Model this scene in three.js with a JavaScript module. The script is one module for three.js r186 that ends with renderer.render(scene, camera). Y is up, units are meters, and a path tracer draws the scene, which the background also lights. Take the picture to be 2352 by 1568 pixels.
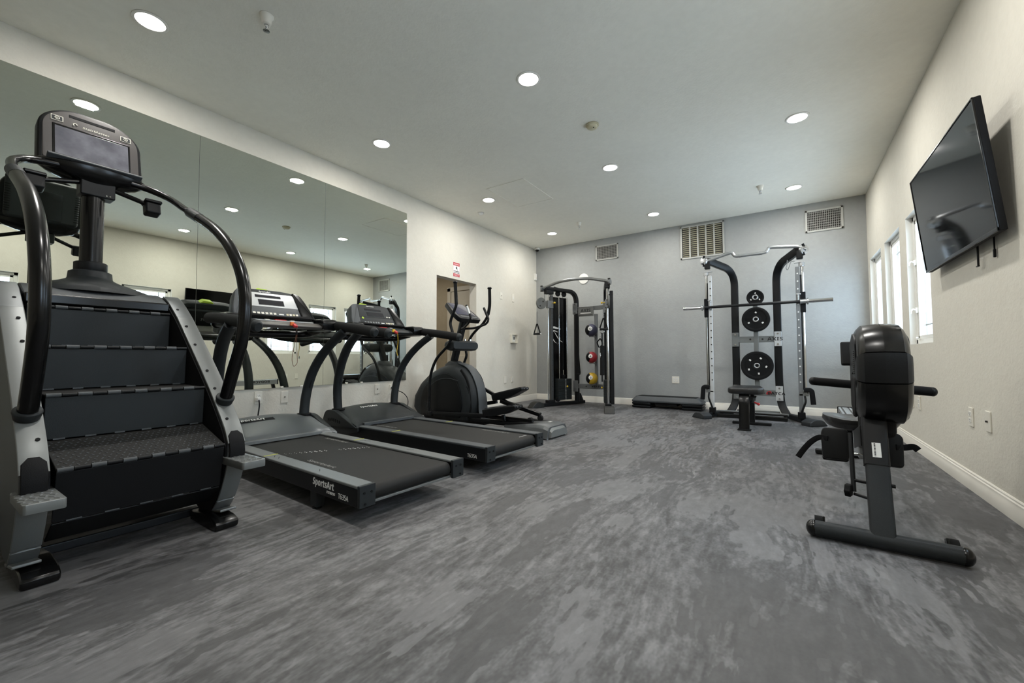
import * as THREE from 'three';
import { RoundedBoxGeometry } from 'three/addons/geometries/RoundedBoxGeometry.js';
import { TextGeometry } from 'three/addons/geometries/TextGeometry.js';
import { FontLoader } from 'three/addons/loaders/FontLoader.js';
import { mergeGeometries, toCreasedNormals, mergeVertices } from 'three/addons/utils/BufferGeometryUtils.js';
import { RectAreaLightUniformsLib } from 'three/addons/lights/RectAreaLightUniformsLib.js';

// ---------- camera, sky, exposure ----------
const scene = new THREE.Scene();
const camera = new THREE.PerspectiveCamera(2 * Math.atan(784 / 947.4) * 180 / Math.PI, 2352 / 1568, 0.05, 60);
camera.rotation.order = 'YXZ';
camera.position.set(0, 0.839, 0);
camera.rotation.set(2.235 * Math.PI / 180, 33.522 * Math.PI / 180, -0.199 * Math.PI / 180);
scene.background = new THREE.Color(0.63, 0.81, 1.0);
scene.backgroundIntensity = 6;
const renderer = new THREE.WebGLRenderer({ antialias: true });
renderer.toneMapping = THREE.LinearToneMapping;
renderer.toneMappingExposure = 1.78;
renderer.shadowMap.enabled = true;
RectAreaLightUniformsLib.init();
const LAMP = 243, LAMP_COLOR = new THREE.Color(1.0, 0.972, 0.925);

// ---------- helpers ----------
const V = (x, y, z) => new THREE.Vector3(x, y, z);
let seed = 7;
const rnd = () => { seed = (seed * 1664525 + 1013904223) >>> 0; return seed / 4294967296; };
const taken = new Map();
function numbered(n) { const k = taken.get(n) ?? 0; taken.set(n, k + 1); return k ? n + '_' + String(k).padStart(3, '0') : n; }
const originOf = new WeakMap();
function thing(name, label, category, [x, y, z] = [0, 0, 0], turn = 0, group) {
  const o = new THREE.Group(); o.name = numbered(name); scene.add(o);
  o.position.set(x, y, z); o.rotation.y = turn; o.userData = { label, category };
  if (group) o.userData.group = group;
  return o;
}
// a thing whose parts are given in room coordinates
function roomThing(name, label, category, o, group) { const t = thing(name, label, category, o, 0, group); originOf.set(t, o); return t; }
function metricUV(g) {
  if (g.index) g = g.toNonIndexed();
  const p = g.attributes.position, n = g.attributes.normal, uv = new Float32Array(p.count * 2);
  for (let i = 0; i < p.count; i++) {
    const a = Math.abs(n.getX(i)), b = Math.abs(n.getY(i)), c = Math.abs(n.getZ(i));
    const x = p.getX(i), y = p.getY(i), z = p.getZ(i);
    if (b >= a && b >= c) { uv[2 * i] = x; uv[2 * i + 1] = -z; } else if (a >= c) { uv[2 * i] = z; uv[2 * i + 1] = y; } else { uv[2 * i] = x; uv[2 * i + 1] = y; }
  }
  g.setAttribute('uv', new THREE.BufferAttribute(uv, 2));
  return g;
}
function strip(g) { if (g.index) g = g.toNonIndexed(); for (const k of Object.keys(g.attributes)) if (!['position', 'normal', 'uv'].includes(k)) g.deleteAttribute(k); g.morphAttributes = {}; g.clearGroups(); return g; }
const noUV = (g) => (g.deleteAttribute('uv'), g);
function part(parent, name, geos, m, o = {}) {
  let g = Array.isArray(geos) ? mergeGeometries(geos.map((q) => noUV(strip(q.clone())))) : strip(geos.clone());
  if (!o.keepUV) g = metricUV(g);
  const org = originOf.get(parent);
  if (org) g.translate(-org[0], -org[1], -org[2]);
  const mesh = new THREE.Mesh(g, m);
  mesh.name = name; mesh.castShadow = mesh.receiveShadow = true;
  if (org) originOf.set(mesh, org);
  if (o.label) mesh.userData.label = o.label;
  parent.add(mesh);
  return mesh;
}
function single(name, label, category, geos, m, group, kind) {
  let g = Array.isArray(geos) ? mergeGeometries(geos.map((q) => noUV(strip(q.clone())))) : strip(geos.clone());
  g = metricUV(g);
  const mesh = new THREE.Mesh(g, m); mesh.name = numbered(name); mesh.castShadow = mesh.receiveShadow = true;
  mesh.userData = {}; if (label) mesh.userData.label = label; if (category) mesh.userData.category = category; if (group) mesh.userData.group = group; if (kind) mesh.userData.kind = kind;
  scene.add(mesh); return mesh;
}
const struct = (name, label, geos, m) => { const o = single(name, label, name.split('_')[0], geos, m, null, 'structure'); o.name = name; return o; };
const place = (g, x = 0, y = 0, z = 0, rx = 0, ry = 0, rz = 0) => g.applyMatrix4(new THREE.Matrix4().compose(V(x, y, z), new THREE.Quaternion().setFromEuler(new THREE.Euler(rx, ry, rz)), V(1, 1, 1)));
const box = (w, h, d, x, y, z, rx, ry, rz) => place(new THREE.BoxGeometry(w, h, d), x, y, z, rx, ry, rz);
const rbox = (w, h, d, r, x, y, z, rx, ry, rz) => place(new RoundedBoxGeometry(w, h, d, 2, Math.min(r, w / 2.01, h / 2.01, d / 2.01)), x, y, z, rx, ry, rz);
const span = (a, b, r = 0.004) => rbox(Math.abs(b[0] - a[0]), Math.abs(b[1] - a[1]), Math.abs(b[2] - a[2]), r, (a[0] + b[0]) / 2, (a[1] + b[1]) / 2, (a[2] + b[2]) / 2);
const spanBox = (a, b) => box(Math.abs(b[0] - a[0]), Math.abs(b[1] - a[1]), Math.abs(b[2] - a[2]), (a[0] + b[0]) / 2, (a[1] + b[1]) / 2, (a[2] + b[2]) / 2);
const cyl = (r1, r2, h, x, y, z, rx, ry, rz, n = 20) => place(new THREE.CylinderGeometry(r1, r2, h, n), x, y, z, rx, ry, rz);
function rod(a, b, r, n = 14, r2 = r) {
  const A = V(...a), B = V(...b), d = B.clone().sub(A), g = new THREE.CylinderGeometry(r2, r, d.length(), n);
  g.applyQuaternion(new THREE.Quaternion().setFromUnitVectors(V(0, 1, 0), d.clone().normalize()));
  const c = A.add(B).multiplyScalar(0.5); return g.translate(c.x, c.y, c.z);
}
const ball = (r, x, y, z, sx = 1, sy = 1, sz = 1, n = 20) => new THREE.SphereGeometry(r, n, Math.ceil(n * 0.6)).scale(sx, sy, sz).translate(x, y, z);
const lathe = (pts, n = 28) => new THREE.LatheGeometry(pts.map((q) => new THREE.Vector2(...q)), n);
const circ = (r, n = 14, r2 = r) => Array.from({ length: n }, (_, i) => [r * Math.cos(i / n * 2 * Math.PI), r2 * Math.sin(i / n * 2 * Math.PI)]);
function rectSec(w, h, r = 0.006) {
  const o = [], k = 3;
  for (const [sx, sy, a0] of [[1, 1, 0], [-1, 1, 90], [-1, -1, 180], [1, -1, 270]])
    for (let i = 0; i <= k; i++) { const a = (a0 + 90 * i / k) * Math.PI / 180; o.push([sx * (w / 2 - r) + r * Math.cos(a), sy * (h / 2 - r) + r * Math.sin(a)]); }
  return o;
}
function fillet(pts, r, seg = 6) {
  const P = pts.map((q) => V(...q)), out = [P[0]];
  for (let i = 1; i < P.length - 1; i++) {
    const a = P[i - 1].clone().sub(P[i]), b = P[i + 1].clone().sub(P[i]), k = Math.min(r, a.length() * 0.48, b.length() * 0.48);
    const s = P[i].clone().add(a.normalize().multiplyScalar(k)), e = P[i].clone().add(b.normalize().multiplyScalar(k));
    for (let j = 0; j <= seg; j++) { const t = j / seg; out.push(s.clone().multiplyScalar((1 - t) ** 2).add(P[i].clone().multiplyScalar(2 * t * (1 - t))).add(e.clone().multiplyScalar(t * t))); }
  }
  out.push(P[P.length - 1]); return out;
}
const smooth = (pts, n = 32) => new THREE.CatmullRomCurve3(pts.map((q) => V(...q)), false, 'centripetal').getPoints(n);
function rings(R, caps = true, crease = 0.6) {
  const m = R[0].length, pos = [], idx = [];
  for (const r of R) for (const q of r) pos.push(q.x, q.y, q.z);
  for (let i = 0; i < R.length - 1; i++) for (let j = 0; j < m; j++) {
    const a = i * m + j, b = i * m + (j + 1) % m, c = a + m, d = b + m; idx.push(a, b, d, a, d, c);
  }
  if (caps) for (const [k, flip] of [[0, true], [R.length - 1, false]]) {
    const c = R[k].reduce((s, q) => s.add(q), V(0, 0, 0)).multiplyScalar(1 / m), ci = pos.length / 3; pos.push(c.x, c.y, c.z);
    for (let j = 0; j < m; j++) { const a = k * m + j, b = k * m + (j + 1) % m; flip ? idx.push(ci, b, a) : idx.push(ci, a, b); }
  }
  const g = new THREE.BufferGeometry(); g.setAttribute('position', new THREE.Float32BufferAttribute(pos, 3)); g.setIndex(idx);
  // outward winding
  let vol = 0; for (let i = 0; i < idx.length; i += 3) { const A = V(...pos.slice(idx[i] * 3, idx[i] * 3 + 3)), B = V(...pos.slice(idx[i + 1] * 3, idx[i + 1] * 3 + 3)), C = V(...pos.slice(idx[i + 2] * 3, idx[i + 2] * 3 + 3)); vol += A.dot(B.cross(C)); }
  if (vol < 0) { for (let i = 0; i < idx.length; i += 3) [idx[i], idx[i + 1]] = [idx[i + 1], idx[i]]; g.setIndex(idx); }
  return toCreasedNormals(g, crease);
}
function sweep(path, sec, up = [0, 1, 0], o = {}) {
  const P = path[0].isVector3 ? path : path.map((q) => V(...q)), U = V(...up), R = [];
  for (let i = 0; i < P.length; i++) {
    const T = P[Math.min(i + 1, P.length - 1)].clone().sub(P[Math.max(i - 1, 0)]).normalize();
    let S = U.clone().cross(T); if (S.lengthSq() < 1e-6) S = V(1, 0, 0).cross(T); S.normalize();
    const N = T.clone().cross(S), k = o.scale ? o.scale(i / (P.length - 1)) : [1, 1];
    R.push(sec.map(([u, v]) => P[i].clone().addScaledVector(S, u * k[0]).addScaledVector(N, v * k[1])));
  }
  return rings(R, true, o.crease ?? 0.6);
}
const tube = (pts, r, n = 10, k = 30) => sweep(smooth(pts, k), circ(r, n), [0.13, 0.91, 0.39]);
function shapeOf(pts, r = 0) {
  const s = new THREE.Shape(), n = pts.length, P = pts.map((q) => new THREE.Vector2(q[0], q[1]));
  for (let i = 0; i < n; i++) {
    const a = P[(i + n - 1) % n], b = P[i], c = P[(i + 1) % n], rr = pts[i][2] ?? r;
    const ab = a.clone().sub(b), cb = c.clone().sub(b), k = Math.min(rr, ab.length() * 0.48, cb.length() * 0.48);
    const p = b.clone().add(ab.normalize().multiplyScalar(k)), q = b.clone().add(cb.normalize().multiplyScalar(k));
    i ? s.lineTo(p.x, p.y) : s.moveTo(p.x, p.y);
    if (k > 1e-6) s.quadraticCurveTo(b.x, b.y, q.x, q.y);
  }
  s.closePath(); return s;
}
function ext(shape, depth, bev = 0, seg = 8) {
  const g = new THREE.ExtrudeGeometry(shape, { depth: depth - 2 * bev, bevelEnabled: bev > 0, bevelSize: bev, bevelThickness: bev, bevelOffset: -bev, bevelSegments: 3, curveSegments: seg });
  return toCreasedNormals(mergeVertices((g.deleteAttribute('uv'), g.deleteAttribute('normal'), g.translate(0, 0, -depth / 2 + bev)), 1e-5), 0.5);
}
const font = await new FontLoader().loadAsync('fonts/droid/droid_sans_bold.typeface.json');
const fontThin = await new FontLoader().loadAsync('fonts/droid/droid_sans_regular.typeface.json');
// raised print: letters of height h, width squeezed by k, slanted by s, centred at the origin in the xy plane, facing +z
function letters(text, h, k = 1, s = 0, f = font, d = 0.0012) {
  const g = new TextGeometry(text, { font: f, size: h, depth: d, curveSegments: 4, bevelEnabled: false });
  g.computeBoundingBox(); const b = g.boundingBox;
  g.translate(-(b.min.x + b.max.x) / 2, -(b.min.y + b.max.y) / 2, 0);
  g.applyMatrix4(new THREE.Matrix4().set(k, s, 0, 0, 0, 1, 0, 0, 0, 0, 1, 0, 0, 0, 0, 1));
  return g;
}
function canvasTex(w, h, draw) {
  const c = document.createElement('canvas'); c.width = w; c.height = h; draw(c.getContext('2d'), w, h);
  const t = new THREE.CanvasTexture(c); t.colorSpace = THREE.SRGBColorSpace; return t;
}

// ---------- procedural textures ----------
const hash = (x, y, s) => { let h = (x * 374761393 + y * 668265263 + s * 1442695041) | 0; h = Math.imul(h ^ (h >>> 13), 1274126177); h ^= h >>> 16; return (h >>> 0) / 4294967296; };
function vn(x, y, px, py, s) {   // tileable value noise, periods px, py
  const xi = Math.floor(x), yi = Math.floor(y), fx = x - xi, fy = y - yi, u = fx * fx * (3 - 2 * fx), v = fy * fy * (3 - 2 * fy);
  const x0 = ((xi % px) + px) % px, x1 = (x0 + 1) % px, y0 = ((yi % py) + py) % py, y1 = (y0 + 1) % py;
  const a = hash(x0, y0, s), b = hash(x1, y0, s), c = hash(x0, y1, s), d = hash(x1, y1, s);
  return a + (b - a) * u + (c - a) * v + (a - b - c + d) * u * v;
}
function fbm(u, v, fx, fy, oct, s) { let r = 0, a = 0.5, n = 0; for (let i = 0; i < oct; i++) { r += a * vn(u * fx, v * fy, fx, fy, s + i); n += a; a *= 0.55; fx *= 2; fy *= 2; } return r / n; }
function dataTex(n, fn, srgb, size) {
  const d = new Uint8Array(n * n * 4);
  for (let j = 0; j < n; j++) for (let i = 0; i < n; i++) { const c = fn(i / n, j / n); const k = (j * n + i) * 4; d[k] = c[0]; d[k + 1] = c[1]; d[k + 2] = c[2]; d[k + 3] = 255; }
  const t = new THREE.DataTexture(d, n, n); t.wrapS = t.wrapT = THREE.RepeatWrapping; t.magFilter = THREE.LinearFilter; t.minFilter = THREE.LinearMipmapLinearFilter; t.generateMipmaps = true;
  if (srgb) t.colorSpace = THREE.SRGBColorSpace;
  t.repeat.set(1 / size, 1 / size); t.needsUpdate = true; return t;
}
const clamp = (x, a = 0, b = 1) => Math.min(b, Math.max(a, x)), sstep = (a, b, x) => { const t = clamp((x - a) / (b - a)); return t * t * (3 - 2 * t); };
// slate-look vinyl: long smeared streaks along the room with flat islands
const floorTex = dataTex(2048, (u, v) => {
  const wx = (fbm(u, v, 8, 4, 3, 11) - 0.5) * 0.05, wy = (fbm(u, v, 6, 6, 2, 31) - 0.5) * 0.06;
  const U = u + wx, W = v + wy;
  const big = fbm(U, W, 5, 3, 3, 41), mid = fbm(U, W, 44, 12, 3, 51), stroke = fbm(U, W, 230, 46, 3, 61), grit = vn(u * 700, v * 420, 700, 420, 71);
  const n = fbm(U, W, 22, 8, 5, 81), isl = n + (stroke - 0.5) * 0.10 + (mid - 0.5) * 0.12;
  let t = 0.48 + (big - 0.5) * 0.5 + (mid - 0.5) * 0.6 + (stroke - 0.5) * 1.0 + (grit - 0.5) * 0.3;
  const iso = fbm(u, v, 130, 120, 3, 141); t += (iso - 0.5) * 0.55;
  const li = sstep(0.618, 0.630, isl), da = 1 - sstep(0.374, 0.386, isl), inn = (stroke - 0.5) * 0.3 + (iso - 0.5) * 0.2;
  t = t * (1 - li) + (0.72 + (big - 0.5) * 0.5 + inn + (grit - 0.5) * 0.1) * li;
  t = t * (1 - da) + (0.27 + (big - 0.5) * 0.4 + inn + (grit - 0.5) * 0.1) * da;
  const scr = fbm(U, W, 150, 36, 2, 121); if (scr > 0.76) t += 0.16;
  t = clamp(t);
  const g = 60 + t * 60, tint = (fbm(u, v, 3, 3, 2, 101) - 0.5) * 8;
  return [g - tint * 0.6, g, g + 1 + tint * 0.7];
}, true, 4.2);
const peelTex = dataTex(512, (u, v) => { const a = fbm(u, v, 40, 40, 3, 3); const b = fbm(u, v, 90, 90, 2, 8); const g = 255 * clamp(sstep(0.35, 0.7, a) * 0.7 + b * 0.3); return [g, g, g]; }, false, 0.6);
const wallTex = (r, g, b, s) => dataTex(512, (u, v) => { const a = (fbm(u, v, 4, 4, 4, s) - 0.5) * 7, c = (fbm(u, v, 60, 60, 2, s + 9) - 0.5) * 5; return [r + a + c, g + a + c, b + a * 0.9 + c]; }, true, 2.3);
const grainTex = dataTex(512, (u, v) => { const g = 255 * clamp(fbm(u, v, 150, 150, 2, 5)); return [g, g, g]; }, false, 0.12);
const smudgeTex = dataTex(512, (u, v) => { const g = 255 * clamp(0.45 + (fbm(u, v, 6, 6, 5, 15) - 0.5) * 0.9 + (fbm(u, v, 90, 14, 2, 25) - 0.5) * 0.35); return [g, g, g]; }, false, 0.7);

// ---------- materials ----------
const std = (c, rough, o = {}) => new THREE.MeshStandardMaterial({ color: c, roughness: rough, ...o });
const phys = (c, rough, o = {}) => new THREE.MeshPhysicalMaterial({ color: c, roughness: rough, ...o });
const M = {
  wall: std(0xffffff, 0.85, { map: wallTex(216, 212, 200, 201), bumpMap: peelTex, bumpScale: 0.0006 }),
  backWall: std(0xffffff, 0.8, { map: wallTex(160, 162, 160, 301), bumpMap: peelTex, bumpScale: 0.0006 }),
  ceiling: std(0xffffff, 0.9, { map: wallTex(244, 241, 229, 401), bumpMap: peelTex, bumpScale: 0.0006 }),
  hall: std(0xffffff, 0.85, { map: wallTex(168, 154, 128, 501), bumpMap: peelTex, bumpScale: 0.0006 }),
  floor: std(0xffffff, 0.52, { map: floorTex, roughnessMap: null, bumpMap: grainTex, bumpScale: 0.0003 }),
  trim: std(0xe6e2d8, 0.45),
  white: std(0xe9e8e2, 0.4),
  plate: std(0xe4e0d4, 0.35),
  slot: std(0x2a2824, 0.7),
  beige: std(0xc9c2a4, 0.5),
  mirror: std(0xe2e7df, 0.0, { metalness: 1 }),
  mirrorEdge: std(0x7c8a86, 0.2, { metalness: 0.6 }),
  glass: phys(0xffffff, 0.0, { transmission: 1, thickness: 0, ior: 1.5 }),
  black: phys(0x0f1113, 0.42, { specularIntensity: 0.55, bumpMap: grainTex, bumpScale: 0.00025 }),
  blackGloss: phys(0x08090a, 0.24, { specularIntensity: 0.8 }),
  blackMatte: phys(0x0c0d0f, 0.7, { specularIntensity: 0.45, bumpMap: grainTex, bumpScale: 0.0004 }),
  rubber: phys(0x141516, 0.8, { specularIntensity: 0.45, bumpMap: grainTex, bumpScale: 0.0005 }),
  belt: phys(0x232322, 0.62, { specularIntensity: 0.5, bumpMap: grainTex, bumpScale: 0.0004 }),
  charcoal: phys(0x25292b, 0.5, { specularIntensity: 0.6, bumpMap: grainTex, bumpScale: 0.0004 }),
  charcoalLight: std(0x43474a, 0.5, { bumpMap: grainTex, bumpScale: 0.0003 }),
  grey: std(0x777a7a, 0.42, { metalness: 0.35, bumpMap: grainTex, bumpScale: 0.0002 }),
  silver: std(0x777a79, 0.42, { metalness: 0.35 }),
  silverPanel: std(0xc9cbcb, 0.4, { metalness: 0.25 }),
  steelGrey: std(0x7b7e7f, 0.4, { metalness: 0.5 }),
  alu: std(0xb9bcbe, 0.3, { metalness: 0.85 }),
  chrome: std(0xd6d8da, 0.12, { metalness: 1 }),
  screenGrey: phys(0x26262b, 0.16, { clearcoat: 0.6, clearcoatRoughness: 0.1 }),
  screenDust: phys(0xffffff, 0.22, { map: dataTex(256, (u, v) => { const a = fbm(u, v, 5, 5, 5, 77); const g = 78 + a * 62; return [g, g, g + 8]; }, true, 0.36), clearcoat: 0.5, clearcoatRoughness: 0.15 }),
  lcd: std(0x565752, 0.35),
  tv: phys(0x040506, 0.06, { ior: 1.32, specularIntensity: 0.7 }),
  red: std(0xb62a2c, 0.45),
  orange: std(0xd9702a, 0.5),
  lime: std(0xa8c23a, 0.6),
  limeMark: std(0xb9bb3c, 0.6),
  yellow: std(0xd8b52c, 0.5),
  ballRed: std(0x9c2630, 0.55), ballYellow: std(0xc9a42e, 0.55), ballNavy: std(0x3b3d52, 0.55),
  print: std(0xe4e4e0, 0.5), printDark: std(0x18191a, 0.5),
  padBlack: phys(0x121315, 0.3, { clearcoat: 0.25, clearcoatRoughness: 0.3, bumpMap: grainTex, bumpScale: 0.0005 }),
  lampTrim: std(0xf0eee6, 0.5),
  doorPaint: std(0xcfc6b2, 0.5),
  darkGlass: phys(0x2c2f2c, 0.1, { clearcoat: 0.5 }),
};
// ---------- room shell ----------
const XL = -4.227, XR = 0.963, ZB = -7.293, ZF = 2.4, H = 3.05, TW = 0.143;
const WIN = [[-7.135, -6.40], [-6.18, -5.46], [-5.203, -4.49], [-2.84, -2.15], [-1.02, -0.32]], WY0 = 0.945, WY1 = 2.12;
const DZ0 = -5.319, DZ1 = -4.391, DY = 2.053;
struct('floor', 'dark grey slate-look vinyl floor with streaked marbling', spanBox([-6.6, -0.15, ZB - 0.2], [XR + 0.2, 0, ZF + 0.2]), M.floor);
struct('ceiling', 'smooth off-white ceiling with recessed lights', spanBox([XL - TW, H, ZB - 0.2], [XR + 0.2, H + 0.2, ZF + 0.2]), M.ceiling);
struct('wall_back', 'blue grey accent wall behind the cable machine and rack', spanBox([XL - TW, 0, ZB - 0.2], [XR + 0.2, H, ZB]), M.backWall);
struct('wall_front', 'cream wall behind the viewpoint', spanBox([XL - TW, 0, ZF], [XR + 0.2, H, ZF + 0.2]), M.wall);
struct('wall_left', 'cream wall carrying the mirrors, with an open doorway', [
  spanBox([XL - TW, 0, DZ1], [XL, H, ZF]), spanBox([XL - TW, 0, ZB], [XL, H, DZ0]), spanBox([XL - TW, DY, DZ0], [XL, H, DZ1])], M.wall);
{
  const g = [spanBox([XR, 0, ZB], [XR + 0.2, WY0, ZF]), spanBox([XR, WY1, ZB], [XR + 0.2, H, ZF])];
  let z = ZB; for (const [a, b] of WIN) { g.push(spanBox([XR, WY0, z], [XR + 0.2, WY1, a])); z = b; } g.push(spanBox([XR, WY0, z], [XR + 0.2, WY1, ZF]));
  struct('wall_right', 'cream wall with narrow recessed windows and the television', g, M.wall);
}
// corridor beyond the doorway
struct('wall_corridor', 'beige corridor walls and ceiling seen through the doorway', [
  spanBox([-6.6, 0, -5.75], [XL - TW, 2.45, -5.6]), spanBox([-6.6, 0, -5.6], [-6.45, 2.45, -3.4]), spanBox([-6.6, 0, -3.4], [XL - TW, 2.45, -3.25]), spanBox([-6.6, 2.45, -5.75], [XL - TW, 2.55, -3.25])], M.hall);
{
  const d = struct('door_1', 'beige painted panel door with casing at the corridor end', rbox(0.56, 2.02, 0.03, 0.004, -4.72, 1.01, -5.58), M.doorPaint);
  const c = M.trim;
  part(d, 'door_casing', [rbox(0.08, 2.1, 0.03, 0.006, -5.06, 1.05, -5.585), rbox(0.70, 0.08, 0.03, 0.006, -4.75, 2.07, -5.585)], M.doorPaint);
  part(d, 'door_panel', rbox(0.40, 0.82, 0.012, 0.005, -4.72, 1.44, -5.562), M.doorPaint); part(d, 'door_panel', rbox(0.40, 0.72, 0.012, 0.005, -4.72, 0.52, -5.562), M.doorPaint);
  part(d, 'door_handle', [cyl(0.022, 0.022, 0.02, -4.95, 1.0, -5.555, Math.PI / 2), ball(0.024, -4.95, 1.0, -5.53)], M.chrome);
  const e = struct('door_2', 'dark glazed door with a pale casing down the corridor', rbox(0.5, 2.02, 0.03, 0.004, -5.72, 1.01, -5.58), M.darkGlass);
  part(e, 'door_casing', [rbox(0.07, 2.1, 0.03, 0.006, -5.43, 1.05, -5.585), rbox(0.62, 0.07, 0.03, 0.006, -5.70, 2.08, -5.585)], M.doorPaint);
  part(e, 'notice', rbox(0.2, 0.14, 0.004, 0.001, -5.66, 1.74, -5.562), M.white);
}
// baseboards with a stepped moulding
{
  const prof = [[0, 0], [0.017, 0], [0.017, 0.07], [0.013, 0.078], [0.013, 0.092], [0.008, 0.098], [0.008, 0.106], [0.003, 0.112], [0, 0.112]];
  const run = (len) => ext(shapeOf(prof), len);   // profile x away from the wall
  struct('baseboard_back', 'white stepped baseboard along the grey wall', place(run(XR - XL), (XL + XR) / 2, 0, ZB, 0, -Math.PI / 2, 0), M.trim);
  struct('baseboard_right', 'white stepped baseboard under the windows', place(run(ZF - ZB), XR, 0, (ZB + ZF) / 2, 0, Math.PI, 0), M.trim);
  struct('baseboard_left', 'white stepped baseboard along the mirrored wall', [place(run(ZF - DZ1), XL, 0, (ZF + DZ1) / 2), place(run(DZ0 - ZB), XL, 0, (DZ0 + ZB) / 2)], M.trim);
}
// windows
WIN.forEach(([a, b], i) => {
  const x = XR + 0.05, w = b - a, y0 = WY0, y1 = WY1, f = 0.045, c = (a + b) / 2;
  const t = thing('window_' + (i + 1), ['narrow white casement window in the corner by the grey wall', 'narrow white casement window, middle of the three by the grey wall', 'narrow white casement window partly behind the television', 'narrow white window beside the television, away from the grey wall', 'narrow white window furthest from the grey wall'][i], 'window', [x, y0, c]);
  t.name = 'window_' + (i + 1); t.userData.kind = 'structure';
  const h = y1 - y0;
  part(t, 'window_frame', [rbox(0.07, h, f, 0.004, 0.03, h / 2, -w / 2 + f / 2), rbox(0.07, h, f, 0.004, 0.03, h / 2, w / 2 - f / 2), rbox(0.07, f, w, 0.004, 0.03, f / 2, 0), rbox(0.07, f, w, 0.004, 0.03, h - f / 2, 0)], M.white);
  const dpt = 0.054; part(t, 'reveal', [box(dpt, h, 0.004, -0.023, h / 2, -w / 2 + 0.002), box(dpt, h, 0.004, -0.023, h / 2, w / 2 - 0.002), box(dpt, 0.004, w, -0.023, 0.002, 0), box(dpt, 0.004, w, -0.023, h - 0.002, 0)], M.white);
  const s = 0.035, W = w - 2 * f, HH = h - 2 * f;
  part(t, 'sash', [rbox(0.04, HH, s, 0.004, 0.02, h / 2, -W / 2 + s / 2), rbox(0.04, HH, s, 0.004, 0.02, h / 2, W / 2 - s / 2), rbox(0.04, s, W, 0.004, 0.02, f + s / 2, 0), rbox(0.04, s, W, 0.004, 0.02, h - f - s / 2, 0)], M.white);
  part(t, 'pane', box(0.004, HH - 2 * s, W - 2 * s, 0.02, h / 2, 0), M.glass);
  const mw = 0.012;
  for (const z of [-W / 2 + s + 0.09, W / 2 - s - 0.09]) part(t, 'glazing_bar', box(0.008, HH - 2 * s, mw, 0.03, h / 2, z), M.steelGrey);
  for (const y of [f + s + 0.09, h - f - s - 0.09]) part(t, 'glazing_bar', box(0.008, mw, W - 2 * s, 0.03, y, 0), M.steelGrey);
  if (i === 2) for (const y of [0.31, 0.745]) {
    const k = part(t, 'latch', rbox(0.02, 0.05, 0.022, 0.004, -0.008, y, -W / 2 + 0.01), M.white);
    part(k, 'lever', sweep(smooth([[-0.015, y, -W / 2 + 0.01], [-0.035, y + 0.012, -W / 2 + 0.03], [-0.05, y - 0.005, -W / 2 + 0.045], [-0.055, y - 0.03, -W / 2 + 0.05]], 12), circ(0.0045, 8), [0, 0, 1]), M.white);
  }
  part(t, 'crank', sweep(smooth([[-0.01, 0.05, -W / 2 + 0.06], [-0.03, 0.06, -W / 2 + 0.09], [-0.04, 0.05, -W / 2 + 0.14]], 10), circ(0.006, 8)), M.white);
});

// ---------- ceiling fittings ----------
const lampNotes = ['above the stair machine', 'above the all-black treadmill consoles', 'nearest the doorway, beside the access panel', 'nearest the dome camera corner', 'over the floor behind the stair machine', 'over the rear ends of the treadmills', 'over the open floor beyond the smoke detector', 'in front of the large return grille', 'by the window furthest from the grey wall', 'above the rowing machine', 'nearest the television', 'in front of the small grille near the window corner'];
let lampNo = 0;
for (const x of [-3.42, -1.65, 0.145]) for (const z of [-0.88, -2.74, -4.58, -6.47]) {
  const t = thing('recessed_downlight', 'recessed downlight ' + lampNotes[lampNo++], 'downlight', [x, H, z], 0, 'grid of recessed ceiling downlights');
  part(t, 'trim_ring', lathe([[0.078, -0.006], [0.084, -0.007], [0.094, -0.005], [0.096, 0], [0.078, 0], [0.078, -0.006]], 32), M.lampTrim);
  const lens = part(t, 'lens', cyl(0.079, 0.079, 0.004, 0, -0.002, 0, 0, 0, 0, 32), std(0xffffff, 0.6, { emissive: LAMP_COLOR, emissiveIntensity: 4 }));
  const L = new THREE.RectAreaLight(LAMP_COLOR, LAMP, 0.11, 0.11); L.position.set(0, -0.011, 0); L.rotation.x = -Math.PI / 2; t.add(L);
}
{ // corridor lamp
  const t = thing('corridor_downlight', 'round downlight in the corridor ceiling', 'downlight', [-5.3, 2.45, -4.6]);
  part(t, 'trim_ring', lathe([[0.078, -0.006], [0.094, -0.005], [0.096, 0], [0.078, 0], [0.078, -0.006]], 32), M.lampTrim);
  part(t, 'lens', cyl(0.079, 0.079, 0.004, 0, -0.002, 0, 0, 0, 0, 32), std(0xffffff, 0.6, { emissive: LAMP_COLOR, emissiveIntensity: 4 }));
  const L = new THREE.RectAreaLight(LAMP_COLOR, LAMP * 0.6, 0.11, 0.11); L.position.set(0, -0.011, 0); L.rotation.x = -Math.PI / 2; t.add(L);
}
const spr = ['fire sprinkler head beside the downlight over the stair machine', 'fire sprinkler head over the smith rack', 'fire sprinkler head over the cable machine'];
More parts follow.
